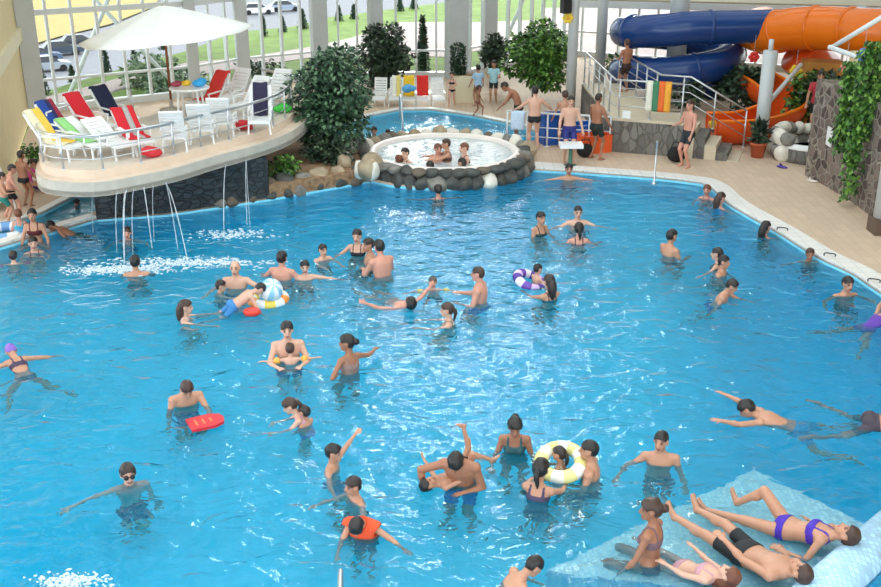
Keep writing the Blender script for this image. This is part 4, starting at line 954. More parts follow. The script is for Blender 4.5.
def person(label, at, row=None, H=1.72, yaw=180, sex='m', skin='mid', hair='black', style='short', wear=('trunks', (30,34,44)), top=None,
           arms='wade', legs='stand', floor=None, bend=0.0, pitch=0.0, roll=0.0, hy=0.0, hp=0.0, hz=None, girth=1.0, vox=None, lift=None, spread=.1, scarf=None, group=None, name='person'):
    """at: head centre in the photograph; row: image row where the body meets water (or the ground, with floor given)"""
    px, py = at; water_z = 0.0
    if floor is not None and row is not None:
        gp = G(px, row, floor); z = zrow(gp.y, py); H = (z-floor)/.932 if H is None else H
        hc = G(px, py, floor+H*.932*(1.0 if legs in ('stand','walk') else (z-floor)/(.932*H)))
    elif hz is not None: hc = G(px, py, hz)
    else:
        row = py+(row-py)*.88; gp = G(px, row, 0.0); hc = G(px, py, zrow(gp.y, py))
    s = H/1.75; hs = (.6*s+.4)*1.07; g = girth*(1 if H > 1.4 else 1.06)
    tor = TORF if sex == 'f' else TOR
    spine_b = math.radians(bend)
    def spine(u):   # u in metres at s = 1
        N = 12; c = V(0, 0, 0); a = 0
        if u < 0: return V(0, 0, u*s), 0.0
        for i in range(N):
            um = u*(i+.5)/N; a = spine_b*min(1, max(0, um/.36)); c = c+V(0, math.sin(a), math.cos(a))*(u/N)*s
        return c, spine_b*min(1, u/.36)
    verts = []; faces = []; prims = []
    def addmesh(vs, fs):
        o = len(verts); verts.extend(vs); faces.extend([tuple(i+o for i in f) for f in fs])
    def capsule(a, b, ra, rb, grp, nu=12):
        d = nrm(b-a); A, B, _ = [np.array(t) for t in frame_of(Vector(d))]; vs = []; rings = []
        for j in range(4): t = PI/2*(1-j/4.0); rings.append((a-d*ra*math.sin(t), ra*math.cos(t)))
        for j in range(5): t = PI/2*(j/4.0); rings.append((b+d*rb*math.sin(t), rb*math.cos(t)))
        vs = []; fs = []
        for c, r in rings:
            for k in range(nu):
                th = 2*PI*k/nu; vs.append(c+(A*math.cos(th)+B*math.sin(th))*max(r, 1e-4))
        n = len(rings)
        fs = [(i*nu+k, i*nu+(k+1) % nu, (i+1)*nu+(k+1) % nu, (i+1)*nu+k) for i in range(n-1) for k in range(nu)]
        fs += [tuple(reversed(range(nu))), tuple(range((n-1)*nu, n*nu))]
        addmesh(vs, fs); prims.append((grp, a, b, ra, rb))
    def ellip(c, r, R=np.eye(3), nu=14, nv=10):
        vs = []; fs = []
        for cr, sr in sphere_rings(nu, nv):
            cr = max(cr, 1e-3)
            for k in range(nu):
                th = 2*PI*k/nu; vs.append(c+R @ V(r[0]*cr*math.cos(th), r[1]*cr*math.sin(th), r[2]*sr))
        fs = [(i*nu+k, i*nu+(k+1) % nu, (i+1)*nu+(k+1) % nu, (i+1)*nu+k) for i in range(nv) for k in range(nu)]
        fs += [tuple(reversed(range(nu))), tuple(range(nv*nu, (nv+1)*nu))]
        addmesh(vs, fs)
    # torso
    vs = []; fs = []; nu = 20
    us = np.linspace(-.11, .55, 16)
    for u in us:
        c, a = spine(u); R = rx(-a)
        wx = np.interp(u, [t[0] for t in tor], [t[1] for t in tor])*s*g; wy = np.interp(u, [t[0] for t in tor], [t[2] for t in tor])*s*g
        fwd = .018*s if (sex == 'f' and .27 < u < .39) else (.012*s*max(0, g-1)*10 if u < .25 else 0)
        for k in range(nu):
            th = 2*PI*k/nu; ct, st = math.cos(th), math.sin(th)
            se = 2.4; q = (abs(ct)**se+abs(st)**se)**(-1/se)
            vs.append(c+R @ V(wx*ct*q, wy*st*q+fwd*max(0, st), 0))
    n = len(us)
    fs = [(i*nu+k, i*nu+(k+1) % nu, (i+1)*nu+(k+1) % nu, (i+1)*nu+k) for i in range(n-1) for k in range(nu)]
    fs += [tuple(reversed(range(nu))), tuple(range((n-1)*nu, n*nu))]
    addmesh(vs, fs)
    if sex == 'f' and H > 1.45:
        for sd in (-1, 1):
            c, a = spine(.335); ellip(c+rx(-a) @ V(sd*.066*s, .085*s, 0), (.058*s, .055*s, .06*s))
    for sd in (-1, 1): ellip(V(sd*.07*s*g, -.06*s, -.06*s), (.08*s*g, .085*s*g, .09*s))
    # neck and head
    cn, an = spine(.53); Rt = rx(-an)
    Rh = Rt @ rz_(math.radians(hy)) @ rx(math.radians(hp))
    hb = cn+Rt @ V(0, .012*s, .035*s); hcen = hb+Rh @ V(0, .022*hs, .125*hs)
    capsule(cn-Rt @ V(0, 0, .03*s), hb+Rh @ V(0, .0, .05*hs), .055*s, .052*hs, 'neck')
    ellip(hcen+Rh @ V(0, -.008, .018)*hs, V(.077, .098, .098)*hs, Rh, 18, 14)
    ellip(hcen+Rh @ V(0, .032, -.05)*hs, V(.056, .062, .066)*hs, Rh)
    ellip(hcen+Rh @ V(0, .070, -.098)*hs, V(.026, .022, .022)*hs, Rh, 10, 8)
    capsule(hcen+Rh @ V(0, .088, .015)*hs, hcen+Rh @ V(0, .108, -.03)*hs, .010*hs, .017*hs, 'face', 8)
    for sd in (-1, 1): ellip(hcen+Rh @ V(sd*.079, -.004, -.01)*hs, V(.013, .022, .034)*hs, Rh, 8, 8)
    # arms
    aa = arms if isinstance(arms, (list, tuple)) else (arms, arms)
    hands = []
    for sd, am in zip((-1, 1), aa):
        ua, fa = ARMS[am] if isinstance(am, str) else am
        R = Rt if am not in ('down', 'low') else np.eye(3)
        ua = R @ nrm(V(ua[0]*sd, ua[1], ua[2])); fa = R @ nrm(V(fa[0]*sd, fa[1], fa[2]))
        cs, a_ = spine(.455); wsh = (.182 if sex == 'm' else .158)*s
        S = cs+Rt @ V(sd*wsh, 0, 0); lift_ = max(0, ua[2])*.05*s; S = S+Rt @ V(-sd*lift_*.5, 0, lift_)
        k = .92 if sex == 'f' else 1.0; ag = g*k
        E = S+ua*.285*s; W = E+fa*.25*s
        capsule(cs+Rt @ V(sd*.07*s, 0, .005*s), S, .07*s*ag, .062*s*ag, 'shoulder')
        capsule(S, E, .055*s*ag, .041*s*ag, 'uarm%d' % sd)
        capsule(E, W, .042*s*ag, .027*s*ag, 'farm%d' % sd)
        ellip(E+(W-E)*.3, (.043*s*ag, .043*s*ag, .075*s), np.column_stack([np.array(t) for t in frame_of(Vector(fa))]))
        A = nrm(np.cross(fa, V(0, 0, 1) if abs(fa[2]) < .9 else V(0, 1, 0))); nml = nrm(np.cross(A, fa))
        if nml[2] > 0: nml = -nml
        Rm = np.column_stack([A, nml, fa]); ps = .9*hs if H < 1.4 else s
        ellip(W+fa*.05*ps, V(.043, .018, .056)*ps, Rm, 12, 8)
        for q, (off, ln) in enumerate(((-.033,.062), (-.011,.078), (.011,.074), (.032,.056))):
            b0 = W+(fa*.085+A*off)*ps; dd = nrm(fa+A*off*7+nml*.15); b1 = b0+dd*ln*.55*ps; b2 = b1+nrm(dd+nml*.45)*ln*.5*ps
            capsule(b0-dd*.03*ps, b1, .0098*ps, .0092*ps, 'hand', 7); capsule(b1, b2, .0092*ps, .0082*ps, 'hand', 7)
        tsgn = -sd*(1 if True else 0); t0 = W+(fa*.03+A*tsgn*.028)*ps; t1 = t0+nrm(fa*.7+A*tsgn*.75+nml*.2)*.045*ps
        capsule(t0, t1, .0125*ps, .011*ps, 'hand', 7); capsule(t1, t1+nrm(fa+A*tsgn*.25+nml*.3)*.03*ps, .011*ps, .009*ps, 'hand', 7)
        hands.append(W)
    # whole-body turn
    M = rz_(math.radians(yaw)) @ rx(math.radians(-pitch)) @ ry(math.radians(roll))
    head_w = np.array(hc); root = head_w - M @ hcen
    if lift is not None: root[2] = lift; 
    # legs
    if floor is not None and legs in ('stand', 'walk'): root[2] = min(root[2], floor+(.435+.43+.075+.045)*s)
    fl = floor if floor is not None else floor_z(root[0], root[1])
    UL, LL = .435*s, .43*s
    for sd in (-1, 1):
        h = V(sd*.092*s*min(g, 1.15), 0, -.05*s)
        if legs in ('stand', 'walk', 'wade'):
            fy = 0.02*s
            if legs == 'walk': fy = (.22 if sd > 0 else -.24)*s
            want = M.T @ (np.array([0, 0, fl+.075*s]) - root)   # only z matters for an upright body
            tz = (fl+.075*s-root[2]); tgt = V(sd*(spread+.02)*s, fy, tz)
            d = tgt-h; L = np.linalg.norm(d)
            if L > UL+LL-.004: d = d*(UL+LL-.004)/L; L = UL+LL-.004
            L = max(L, .35*s)
            dd = nrm(d); ca = (UL*UL+L*L-LL*LL)/(2*UL*L); ca = min(1, max(-1, ca)); al = math.acos(ca)
            fwd = nrm(V(0, 1, 0)-dd*dd[1]); K = h+(dd*math.cos(al)+fwd*math.sin(al))*UL; F = h+dd*L
            fd = nrm(V(sd*.18, 1, -.12))
            if legs == 'walk' and sd < 0: fd = nrm(V(-.1, 1, -.45))
        else:
            th, sh, fd = legs[0 if sd < 0 else (1 if len(legs) > 1 else 0)]
            th = nrm(V(th[0]*sd, th[1], th[2])); sh = nrm(V(sh[0]*sd, sh[1], sh[2])); fd = nrm(V(fd[0]*sd, fd[1], fd[2]))
            K = h+th*UL; F = K+sh*LL
        fg = (1.06 if sex == 'f' else 1)*g
        capsule(h, K, .086*s*fg, .056*s*fg, 'thigh%d' % sd); capsule(K, F, .055*s*fg, .036*s*fg, 'shin%d' % sd)
        shd = nrm(F-K); ellip(K+(F-K)*.28-nrm(fd-shd*fd.dot(shd))*.018*s, (.054*s*fg, .054*s*fg, .11*s), np.column_stack([np.array(t) for t in frame_of(Vector(shd))]))
        dn = nrm(shd-fd*shd.dot(fd)); hl = F+dn*.035*s-fd*.03*s; ball_ = F+dn*.052*s+fd*.125*s; toe = ball_+fd*.055*s
        capsule(hl, ball_, .037*s, .03*s, 'foot'); lat = nrm(np.cross(fd, dn))
        capsule(F, ball_, .034*s, .024*s, 'foot')
        for q in (-1, 0, 1): capsule(ball_+lat*q*.022*s, toe+lat*q*.024*s-fd*abs(q)*.006*s, .02*s, .013*s, 'foot', 8)
    # one continuous skin
    dist = head_w[1]; vx = vox or (.0105 if dist < 14 else (.012 if dist < 19 else .0145))
    me = bpy.data.meshes.new('tmp'); me.from_pydata([tuple(v) for v in verts], [], faces); ob = bpy.data.objects.new('tmp', me); col.objects.link(ob)
    md = ob.modifiers.new('r', 'REMESH'); md.mode = 'VOXEL'; md.voxel_size = vx
    dg = bpy.context.evaluated_depsgraph_get(); me2 = bpy.data.meshes.new_from_object(ob.evaluated_get(dg))
    bpy.data.objects.remove(ob); bpy.data.meshes.remove(me); me2.name = name
    n = len(me2.vertices); X = np.empty(n*3); me2.vertices.foreach_get('co', X); X = X.reshape(-1, 3)
    E_ = np.empty(len(me2.edges)*2, int); me2.edges.foreach_get('vertices', E_); E_ = E_.reshape(-1, 2)
    deg = np.bincount(E_.ravel(), minlength=n).astype(float)[:, None]
    for it in range(3):
        S_ = np.stack([np.bincount(E_[:, 0], X[E_[:, 1], k], n)+np.bincount(E_[:, 1], X[E_[:, 0], k], n) for k in range(3)], 1)
        X = X*.45+.55*S_/np.maximum(deg, 1)
    # tags
    best = np.full(n, 1e9); tagn = np.zeros(n, int); tpar = np.zeros(n); names = ['torso', 'head']
    gid = {'torso': 0, 'head': 1}
    cs = [spine(u) for u in np.linspace(-.11, .55, 34)]; ulist = np.linspace(-.11, .55, 34)
    tl = np.full(n, 1e9); tu = np.zeros(n); tx = np.zeros(n); ty = np.zeros(n)
    for u, (c, a) in zip(ulist, cs):
        q = (X-c) @ rx(-a); 
        wx = np.interp(u, [t[0] for t in tor], [t[1] for t in tor])*s*g; wy = np.interp(u, [t[0] for t in tor], [t[2] for t in tor])*s*g
        e = (np.sqrt((q[:, 0]/wx)**2+(q[:, 1]/wy)**2)-1)*min(wx, wy); dd = np.maximum(e, 0)+np.abs(q[:, 2])
        up = dd < tl; tl[up] = dd[up]; tu[up] = u; tx[up] = q[up, 0]/s; ty[up] = q[up, 1]/s
    best = np.maximum(tl-.02*s, 0); tpar = tu.copy()
    hl_ = ((X-hcen) @ Rh)/hs
    dh = (np.sqrt((hl_[:, 0]/.085)**2+(hl_[:, 1]/.105)**2+(hl_[:, 2]/.118)**2)-1)*.085*hs
    up = dh < best; 
    near_head = (dh < .03*hs) & (hl_[:, 2] > -.128); up |= near_head
    best[up] = dh[up]; best[near_head] = -1; tagn[up] = 1
    for grp, a, b, ra, rb in prims:
        if grp in ('face',): continue
        if grp not in gid: gid[grp] = len(names); names.append(grp)
        ab = b-a; t = np.clip((X-a) @ ab/ab.dot(ab), 0, 1); d = np.linalg.norm(X-(a+t[:, None]*ab), axis=1)-(ra+(rb-ra)*t)
        up = (d < best) & ~near_head
        best[up] = d[up]; tagn[up] = gid[grp]; tpar[up] = t[up]
    isg = lambda *nn: np.isin(tagn, [gid[x] for x in nn if x in gid])
    torso = isg('torso', 'shoulder'); thigh = isg('thigh-1', 'thigh1')
    Xw = X @ M.T + root; org = np.array([hc.x, hc.y, min(hc.z, 0 if floor is None else floor)])
    Xl = Xw-org
    me2.vertices.foreach_set('co', Xl.ravel()); me2.update()
    fn = len(me2.polygons); LT = np.empty(fn, int); LS = np.empty(fn, int); me2.polygons.foreach_get('loop_total', LT); me2.polygons.foreach_get('loop_start', LS)
    LV = np.empty(len(me2.loops), int); me2.loops.foreach_get('vertex_index', LV)
    F4 = LV.reshape(-1, 4) if (LT == 4).all() else None
    me2.materials.clear(); me2.materials.append(SKIN[skin]); me2.materials.append(EYE_SHADE); me2.materials.append(LIP)
    hx, hyv, hzv = hl_[:, 0], hl_[:, 1], hl_[:, 2]
    front = (tagn == 1) & (hyv > .055)
    eye = front & (np.abs(np.abs(hx)-.034) < .013) & (np.abs(hzv-.008) < .008)
    brow = front & (np.abs(np.abs(hx)-.034) < .02) & (np.abs(hzv-.034) < .004)
    lip = front & (np.abs(hx) < .026) & (np.abs(hzv+.068) < .010)
    if F4 is not None:
        mi = np.zeros(fn, int); fe = (eye | brow)[F4].sum(1) >= 2; fl_ = lip[F4].sum(1) >= 2; mi[fe] = 1; mi[fl_] = 2
        me2.polygons.foreach_set('material_index', mi.astype(np.int32))
    me2.polygons.foreach_set('use_smooth', np.ones(fn, bool))
    body = bpy.data.objects.new(name, me2); col.objects.link(body); body.location = org
    tag(body, label, 'person', group)
    NV = np.empty(n*3); me2.vertices.foreach_get('normal', NV); NV = NV.reshape(-1, 3)
    def shell(nm, mask, off, m_, extra=None):
        if F4 is None: return None
        fm = mask[F4].sum(1) >= 3
        if fm.sum() < 4: return None
        idx = np.unique(F4[fm]); mp = -np.ones(n, int); mp[idx] = np.arange(len(idx)); fs = mp[F4[fm]]
        o = off[idx][:, None] if isinstance(off, np.ndarray) else off
        vo = Xl[idx]+NV[idx]*o; vi = Xl[idx]-NV[idx]*.004; k = len(idx)
        ed = np.concatenate([fs[:, [0,1]], fs[:, [1,2]], fs[:, [2,3]], fs[:, [3,0]]]); key = np.sort(ed, 1); kk = key[:, 0]*(k+1)+key[:, 1]
        uq, inv, cnt = np.unique(kk, return_inverse=True, return_counts=True); be = ed[cnt[inv] == 1]
        rim = np.stack([be[:, 1], be[:, 0], be[:, 0]+k, be[:, 1]+k], 1)
        allv = [tuple(v) for v in np.concatenate([vo, vi])]; allf = [tuple(f) for f in np.concatenate([fs, rim]).tolist()]
        if extra:
            for ev, ef in extra:
                o_ = len(allv); allv += [tuple(v) for v in ev]; allf += [tuple(i+o_ for i in f) for f in ef]
        mm = bpy.data.meshes.new(nm); mm.from_pydata(allv, [], allf); mm.update(); mm.materials.append(m_)
        mm.polygons.foreach_set('use_smooth', [True]*len(mm.polygons))
        ob = bpy.data.objects.new(nm, mm); col.objects.link(ob); ob.parent = body; return ob
    def clothm(c): return mat('cloth_%d_%d_%d' % tuple(c[:3]), rgb(*c[:3]), .75, noise=.12, nscale=25) if not isinstance(c, str) else MATS[c]
    # hair
    toW = lambda p: (M @ (hcen+Rh @ (np.asarray(p)*hs)))+root-org
    def tubeW(pts, rads, nu=10):
        b = MB(); b.tube([Vector(toW(p)) for p in pts], [r*hs for r in rads], nu); return (b.v, b.f)
    if style != 'bald':
        line = -.075+(hyv+.10)*.70
        m_ = (tagn == 1) & (hzv > line) & ~((np.abs(hx) > .068) & (hzv < .035) & (hyv > -.03))
        rng = np.random.RandomState(int(abs(px*7+py*13)) % 9999)
        off = np.full(n, .013*hs if style in ('short',) else .016*hs)
        off = off*(1+.35*np.sin(hx*70+px)*np.sin(hyv*60+py)+.5*np.clip(hzv/.1, 0, 1))
        if style == 'crop': off *= .45
        if style == 'cap': off[:] = .007*hs
        ex = []
        if style == 'pony': ex = [tubeW([(0,-.09,.03), (0,-.125,.015), (0,-.14,-.05), (.01,-.125,-.13), (.01,-.11,-.19)], [.03,.034,.032,.024,.008])]
        if style == 'bun': ex = [tubeW([(0,-.08,.04), (0,-.115,.035), (0,-.145,.02), (0,-.165,.0)], [.03,.048,.046,.015])]
        if style == 'long': ex = [tubeW([(0,-.05,.06), (0,-.085,-.02), (0,-.095,-.1), (0,-.10,-.2), (0,-.10,-.28)], [.06,.075,.078,.062,.03], 12)]
        if style == 'cap': hm = clothm(hair)
        else: hm = HAIR[hair]
        hob = shell('swim_cap' if style == 'cap' else 'hair', m_, off, hm)
        for ev, ef in ex:
            mb = MB(); mb.add(ev, ef); mb.build({'pony': 'ponytail', 'bun': 'bun', 'long': 'loose_lengths'}[style], hm, hob or body, True)
    else:
        m_ = (tagn == 1) & (hyv < -.02) & (hzv > -.06) & (hzv < .035) & (np.abs(hx) > .0) & (np.abs(hx) < .078); shell('hair', m_, .006*hs, HAIR[hair])
    # swimwear
    kind, colr = wear if wear else (None, None)
    low = torso & (tu < .055)
    if kind == 'trunks': shell('swim_trunks', low | (thigh & (tpar < .62)), .011*s, clothm(colr))
    elif kind == 'briefs': shell('swim_briefs', (torso & (tu < .035)) | (thigh & (tpar < .14)), .007*s, clothm(colr))
    elif kind in ('bikini', 'bottom'): shell('bikini_bottom', (torso & (tu < .012)) | (thigh & (tpar < .06)), .006*s, clothm(colr))
    elif kind == 'onepiece': shell('swimsuit', (torso & (tu < .40)) | (thigh & (tpar < .06)) | (torso & (tu < .50) & (np.abs(np.abs(tx)-.085) < .018)), .006*s, clothm(colr))
    if kind == 'bikini':
        shell('bikini_top', (torso & (tu > .29) & (tu < .375)) | (torso & (tu >= .37) & (tu < .52) & (np.abs(np.abs(tx)-.075) < .013)), .006*s, clothm(colr))
    if top:
        tk, tcol = top
        if tk == 'shirt': shell('shirt', (torso & (tu > -.06) & (tu < .53)) | (isg('uarm-1', 'uarm1') & (tpar < .6)), .014*s, clothm(tcol))
        if tk == 'vest': shell('life_vest', torso & (tu > .1) & (tu < .54), .05*s, clothm(tcol))
    if scarf == 'goggles':
        b = MB(); b.tube([Vector(toW((.1*math.cos(t)*.83, .108*math.sin(t)-.004, .012))) for t in np.linspace(0, 2*PI, 20, endpoint=False)], .006*hs, 6, closed=True)
        for sd in (-1, 1): b.ball(Vector(toW((sd*.034, .098, .008))), (.028*hs,)*3, None, 10, 8)
        b.build('goggles', mat('dark_goggles', rgb(14, 14, 18), .2), body, True)
    if scarf and scarf.startswith('armband'):
        for sd, am in zip((-1, 1), aa):
            ua, fa = ARMS[am] if isinstance(am, str) else am
            gi = gid['uarm%d' % sd]; a_, b_ = [(p[1], p[2]) for p in prims if p[0] == 'uarm%d' % sd][0]
            d = b_-a_; c0, c1 = a_+d*.35, a_+d*.95; f = lambda p: Vector(M @ p+root-org); r = .052*s*g
            b = MB(); b.tube([f(c0), f(c0+(c1-c0)*.2), f(c0+(c1-c0)*.5), f(c0+(c1-c0)*.8), f(c1)], [r*.95, r*1.6, r*1.75, r*1.6, r*.95], 14)
            b.build('armband', {'y': mat('yellow_inflatable', rgb(244, 206, 84), .3), 'o': mat('orange_inflatable', rgb(246, 176, 74), .3), 'p': mat('pink_inflatable', rgb(222, 84, 150), .3)}[scarf[-1]], body, True)
    HANDS[body.name] = [Vector(M @ hnd+root) for hnd in hands]
    return body
# ---------------------------------------------------------------- the people
PRONE = [((.12,.1,-1), (.08,-.12,-1), (0,.35,-1)), ((.14,.3,-1), (.05,-.35,-1), (0,.3,-1))]
FROG = [((.65,.45,-.7), (.3,-.55,-.9), (.5,.2,-1)), ((.5,.3,-.9), (.5,-.35,-.9), (.4,.2,-1))]
TREAD = [((.3,.5,-.8), (.1,-.5,-.8), (0,.4,-1)), ((.25,.2,-.9), (.1,-.4,-.9), (0,.4,-1))]
SIT = [((.2,1,-.15), (.08,.15,-1), (0,1,-.1)), ((.2,1,-.1), (.1,.2,-1), (0,1,-.1))]
LIE = [((.1,.12,-1), (.05,.05,-1), (.1,1,-.35)), ((.1,.22,-1), (.05,-.08,-1), (.1,1,-.35))]
BLK, NAVY = (26, 28, 34), (34, 44, 92)
CROSSED = [((.45,.9,.12), (-.5,-.55,-.45), (.3,.8,-.2)), ((.5,.85,.1), (-.45,-.5,-.5), (.3,.8,-.2))]
# --- by the ledge and in the paddling pool
person('bather with wet hair half hidden behind the falling water below the round terrace', (127,233), 241, 1.5, 190, 'm', 'pink', 'brown', wear=('trunks', (60,70,120)))
person('dark-haired man seen from behind standing under the falling water', (135,262), 276, 1.7, 10, 'm', 'mid', 'black', arms='hold')
person('dark-haired adult in the pool beside the white kerb of the paddling pool', (33,243), 254, 1.68, 205, 'f', 'fair', 'black', 'short', ('bikini', (120,40,50)), arms='hold')
person('small child in pink armbands near the kerb of the paddling pool', (13,256), 264, 1.15, 20, 'm', 'fair', 'dark', wear=('trunks', (70,60,110)), arms='side', scarf='armband_p')
person('girl in pink bikini bottoms wading beside the dark stone under the terrace', (77,202), 222, None, -30, 'f', 'tan', 'black', 'bun', ('bikini', (214,60,110)), floor=-.38, arms='down', bend=18)
person('woman in a dark red bikini sitting in the paddling pool', (32,215), hz=.55, H=1.65, yaw=190, sex='f', skin='mid', hair='black', wear=('bikini', (84,24,30)), legs=CROSSED, arms='low')
person('child in a turquoise swimsuit sitting in the paddling pool beside the woman in dark red', (18,214), hz=.45, H=1.15, yaw=20, sex='f', skin='pink', hair='red', wear=('onepiece', (70,170,196)), legs=CROSSED, arms='low')
person('dark-haired child lying against the white kerb of the paddling pool', (51,226), hz=.18, H=1.3, yaw=100, sex='m', skin='tan', hair='black', wear=('trunks', BLK), legs=LIE, arms='low', pitch=55)
# --- left deck
person('man in black trunks standing by the beige wall', (21,155), 206, None, -25, 'm', 'tan', 'dark', 'crop', ('briefs', BLK), floor=ZD, arms='low')
person('heavy man in long black shorts walking in front of the beige wall', (12,169), 216, None, -60, 'm', 'pink', 'dark', 'short', ('trunks', BLK), floor=ZD, arms='low', girth=1.15, legs='walk', bend=14)
person('bather beside the beige wall at the very edge of the picture', (2,177), 222, None, -70, 'm', 'mid', 'black', 'short', ('trunks', (30,120,110)), floor=ZD, arms='bent')
person('child in a pink top crouching beside the beige wall', (34,163), 192, 1.1, -80, 'f', 'mid', 'dark', 'pony', ('bottom', (60,70,140)), floor=ZD, legs=SIT, arms='fwd', top=('shirt', (226,84,160)), bend=25)
# --- middle left group
person('small boy with dark hair held by the bald man', (221,286), 293, 1.25, -80, 'm', 'fair', 'dark', wear=('trunks', NAVY), arms='fwd')
person('bald man standing in the water reaching towards a small boy', (235,268), 290, 1.75, 178, 'm', 'fair', 'dark', 'bald', ('trunks', NAVY), arms=('side','wade'), girth=1.08)
person('broad dark-haired man seen from behind beside the boy with a stretched arm', (282,258), 280, 1.76, -15, 'm', 'pink', 'black', 'short', ('trunks', (50,54,60)), arms='wade', girth=1.12)
person('boy with dark hair stretching one arm to the side', (305,267), 281, 1.4, 190, 'm', 'fair', 'black', 'short', ('trunks', BLK), arms=('out', 'down'))
person('small boy up to his chest behind the boy with a stretched arm', (323,250), 261, 1.35, 215, 'm', 'fair', 'black', 'short', ('trunks', BLK), arms='fwd')
person('dark-haired child lying over a white and yellow swim ring', (260,289), hz=.34, H=1.2, yaw=-70, sex='m', skin='fair', hair='black', wear=('trunks', (60,130,190)), arms='reach', pitch=60, legs=PRONE)
person('woman in a black bikini facing two dark-haired men', (357,236), 257, 1.68, 170, 'f', 'fair', 'dark', 'short', ('bikini', BLK), arms='wade')
person('dark-haired man half hidden between a woman and a broad-backed man', (368,245), 266, 1.7, 100, 'm', 'mid', 'dark', 'short', ('trunks', BLK), arms='low', hy=20)
person('broad-backed man bare to the waist facing a woman in black', (379,247), 277, 1.78, 35, 'm', 'pink', 'black', 'short', ('trunks', (140,128,100)), arms='hold', girth=1.12, bend=8)
person('girl with wet brown hair stretching an arm over the water', (186,307), 321, 1.55, -85, 'f', 'fair', 'brown', 'long', ('bikini', (220,210,210)), arms='reach')
person('man with black hair floating on his back', (410,303), hz=.1, H=1.7, yaw=35, sex='m', skin='pink', hair='black', wear=('trunks', (120,140,150)), arms='side', pitch=-72, legs=LIE, hp=-20)
person('child afloat in yellow armbands', (433,282), hz=.14, H=1.1, yaw=185, sex='m', skin='fair', hair='grey', wear=('trunks', NAVY), arms='out', legs=TREAD, scarf='armband_y')
person('big man standing in blue shorts beside a child in yellow armbands', (478,274), 304, 1.78, 75, 'm', 'pink', 'brown', 'crop', ('trunks', (44,92,170)), arms=('bent','hold'), girth=1.12)
person('girl with a wet brown ponytail facing the floating man', (447,310), 325, 1.55, 85, 'f', 'fair', 'brown', 'pony', ('bikini', (100,110,90)), arms='fwd')
# --- centre and far side
person('woman seen from behind resting at the rim of the round tub', (438,190), 199, 1.62, 10, 'f', 'pink', 'dark', 'bun', ('bikini', (140,60,60)), arms='out')
person('man with black hair facing out from the far edge with arms spread', (569,169), 181, 1.74, 180, 'm', 'mid', 'black', 'short', ('trunks', NAVY), arms='out')
person('slim woman with tied black hair standing apart in the far half', (541,218), 237, 1.66, 215, 'f', 'mid', 'black', 'short', ('bikini', (40,60,60)), arms='low')
person('man facing a woman with a dark ponytail', (578,212), 227, 1.76, 185, 'm', 'fair', 'dark', 'crop', ('trunks', NAVY), arms='side')
person('woman with a long dark ponytail seen from behind', (579,229), 244, 1.66, 0, 'f', 'pink', 'black', 'pony', ('bikini', (50,54,60)), arms='wade')
person('toddler with dark hair sitting in a purple swim ring', (538,269), 284, 1.0, -60, 'm', 'fair', 'black', 'short', ('trunks', (220,120,140)), arms='hold', legs=SIT)
person('woman with long dark hair holding a toddler in a purple swim ring', (549,282), 300, 1.64, 30, 'f', 'mid', 'dark', 'long', ('bikini', (30,60,70)), arms='fwd')
person('slim young man standing alone towards the right side', (672,236), 257, 1.74, -60, 'm', 'mid', 'black', 'short', ('trunks', (56,60,66)), arms='bent')
person('bather with red-brown hair holding on at the far right corner of the edge', (707,190), 200, 1.5, 150, 'f', 'pink', 'red', 'short', ('bikini', (160,60,70)), arms='fwd')
person('woman in a pale blue swimsuit leaning on the right edge', (721,198), 208, 1.6, -70, 'f', 'pink', 'brown', 'long', ('onepiece', (110,180,232)), arms=('fwd', 'out'))
person('woman with dark hair up to her shoulders at the right edge', (766,227), 237, 1.6, -60, 'f', 'mid', 'black', 'long', ('bikini', BLK), arms='fwd')
person('boy up to his chin near the right edge facing the camera', (810,254), 262, 1.3, 175, 'm', 'tan', 'brown', 'short', ('trunks', NAVY), arms='side')
person('dark-haired bather turned away in a pair near the right edge', (717,254), 267, 1.6, 60, 'f', 'fair', 'black', 'short', ('bikini', BLK), arms='out')
person('front one of the dark-haired pair near the right edge', (724,262), 276, 1.55, -120, 'm', 'mid', 'black', 'short', ('trunks', BLK), arms='low')
person('boy in blue shorts treading water with one arm stretched forward', (732,286), hz=.28, H=1.5, yaw=-115, sex='m', skin='mid', hair='black', wear=('trunks', (40,60,150)), arms=('reach', 'down'), legs=TREAD, pitch=22)
person('dark-haired man low in the water close to the right edge', (848,284), 297, 1.72, 190, 'm', 'mid', 'black', 'short', ('trunks', BLK), arms='wade')
person('swimmer in a purple swimsuit cut by the edge of the picture', (892,312), hz=.12, H=1.6, yaw=-60, sex='f', skin='mid', hair='dark', wear=('onepiece', (96,60,160)), arms='glide', legs=FROG, pitch=66)
person('swimmer in dark trunks whose legs trail at the right edge of the picture', (934,426), hz=.1, H=1.75, yaw=-108, sex='m', skin='mid', hair='dark', wear=('trunks', (70,60,70)), arms='glide', legs=FROG, pitch=80)
person('man in light blue shorts swimming with both arms stretched ahead', (747,409), hz=.1, H=1.75, yaw=72, sex='m', skin='mid', hair='black', wear=('trunks', (60,150,206)), arms='glide', legs=FROG, pitch=72, hp=30)
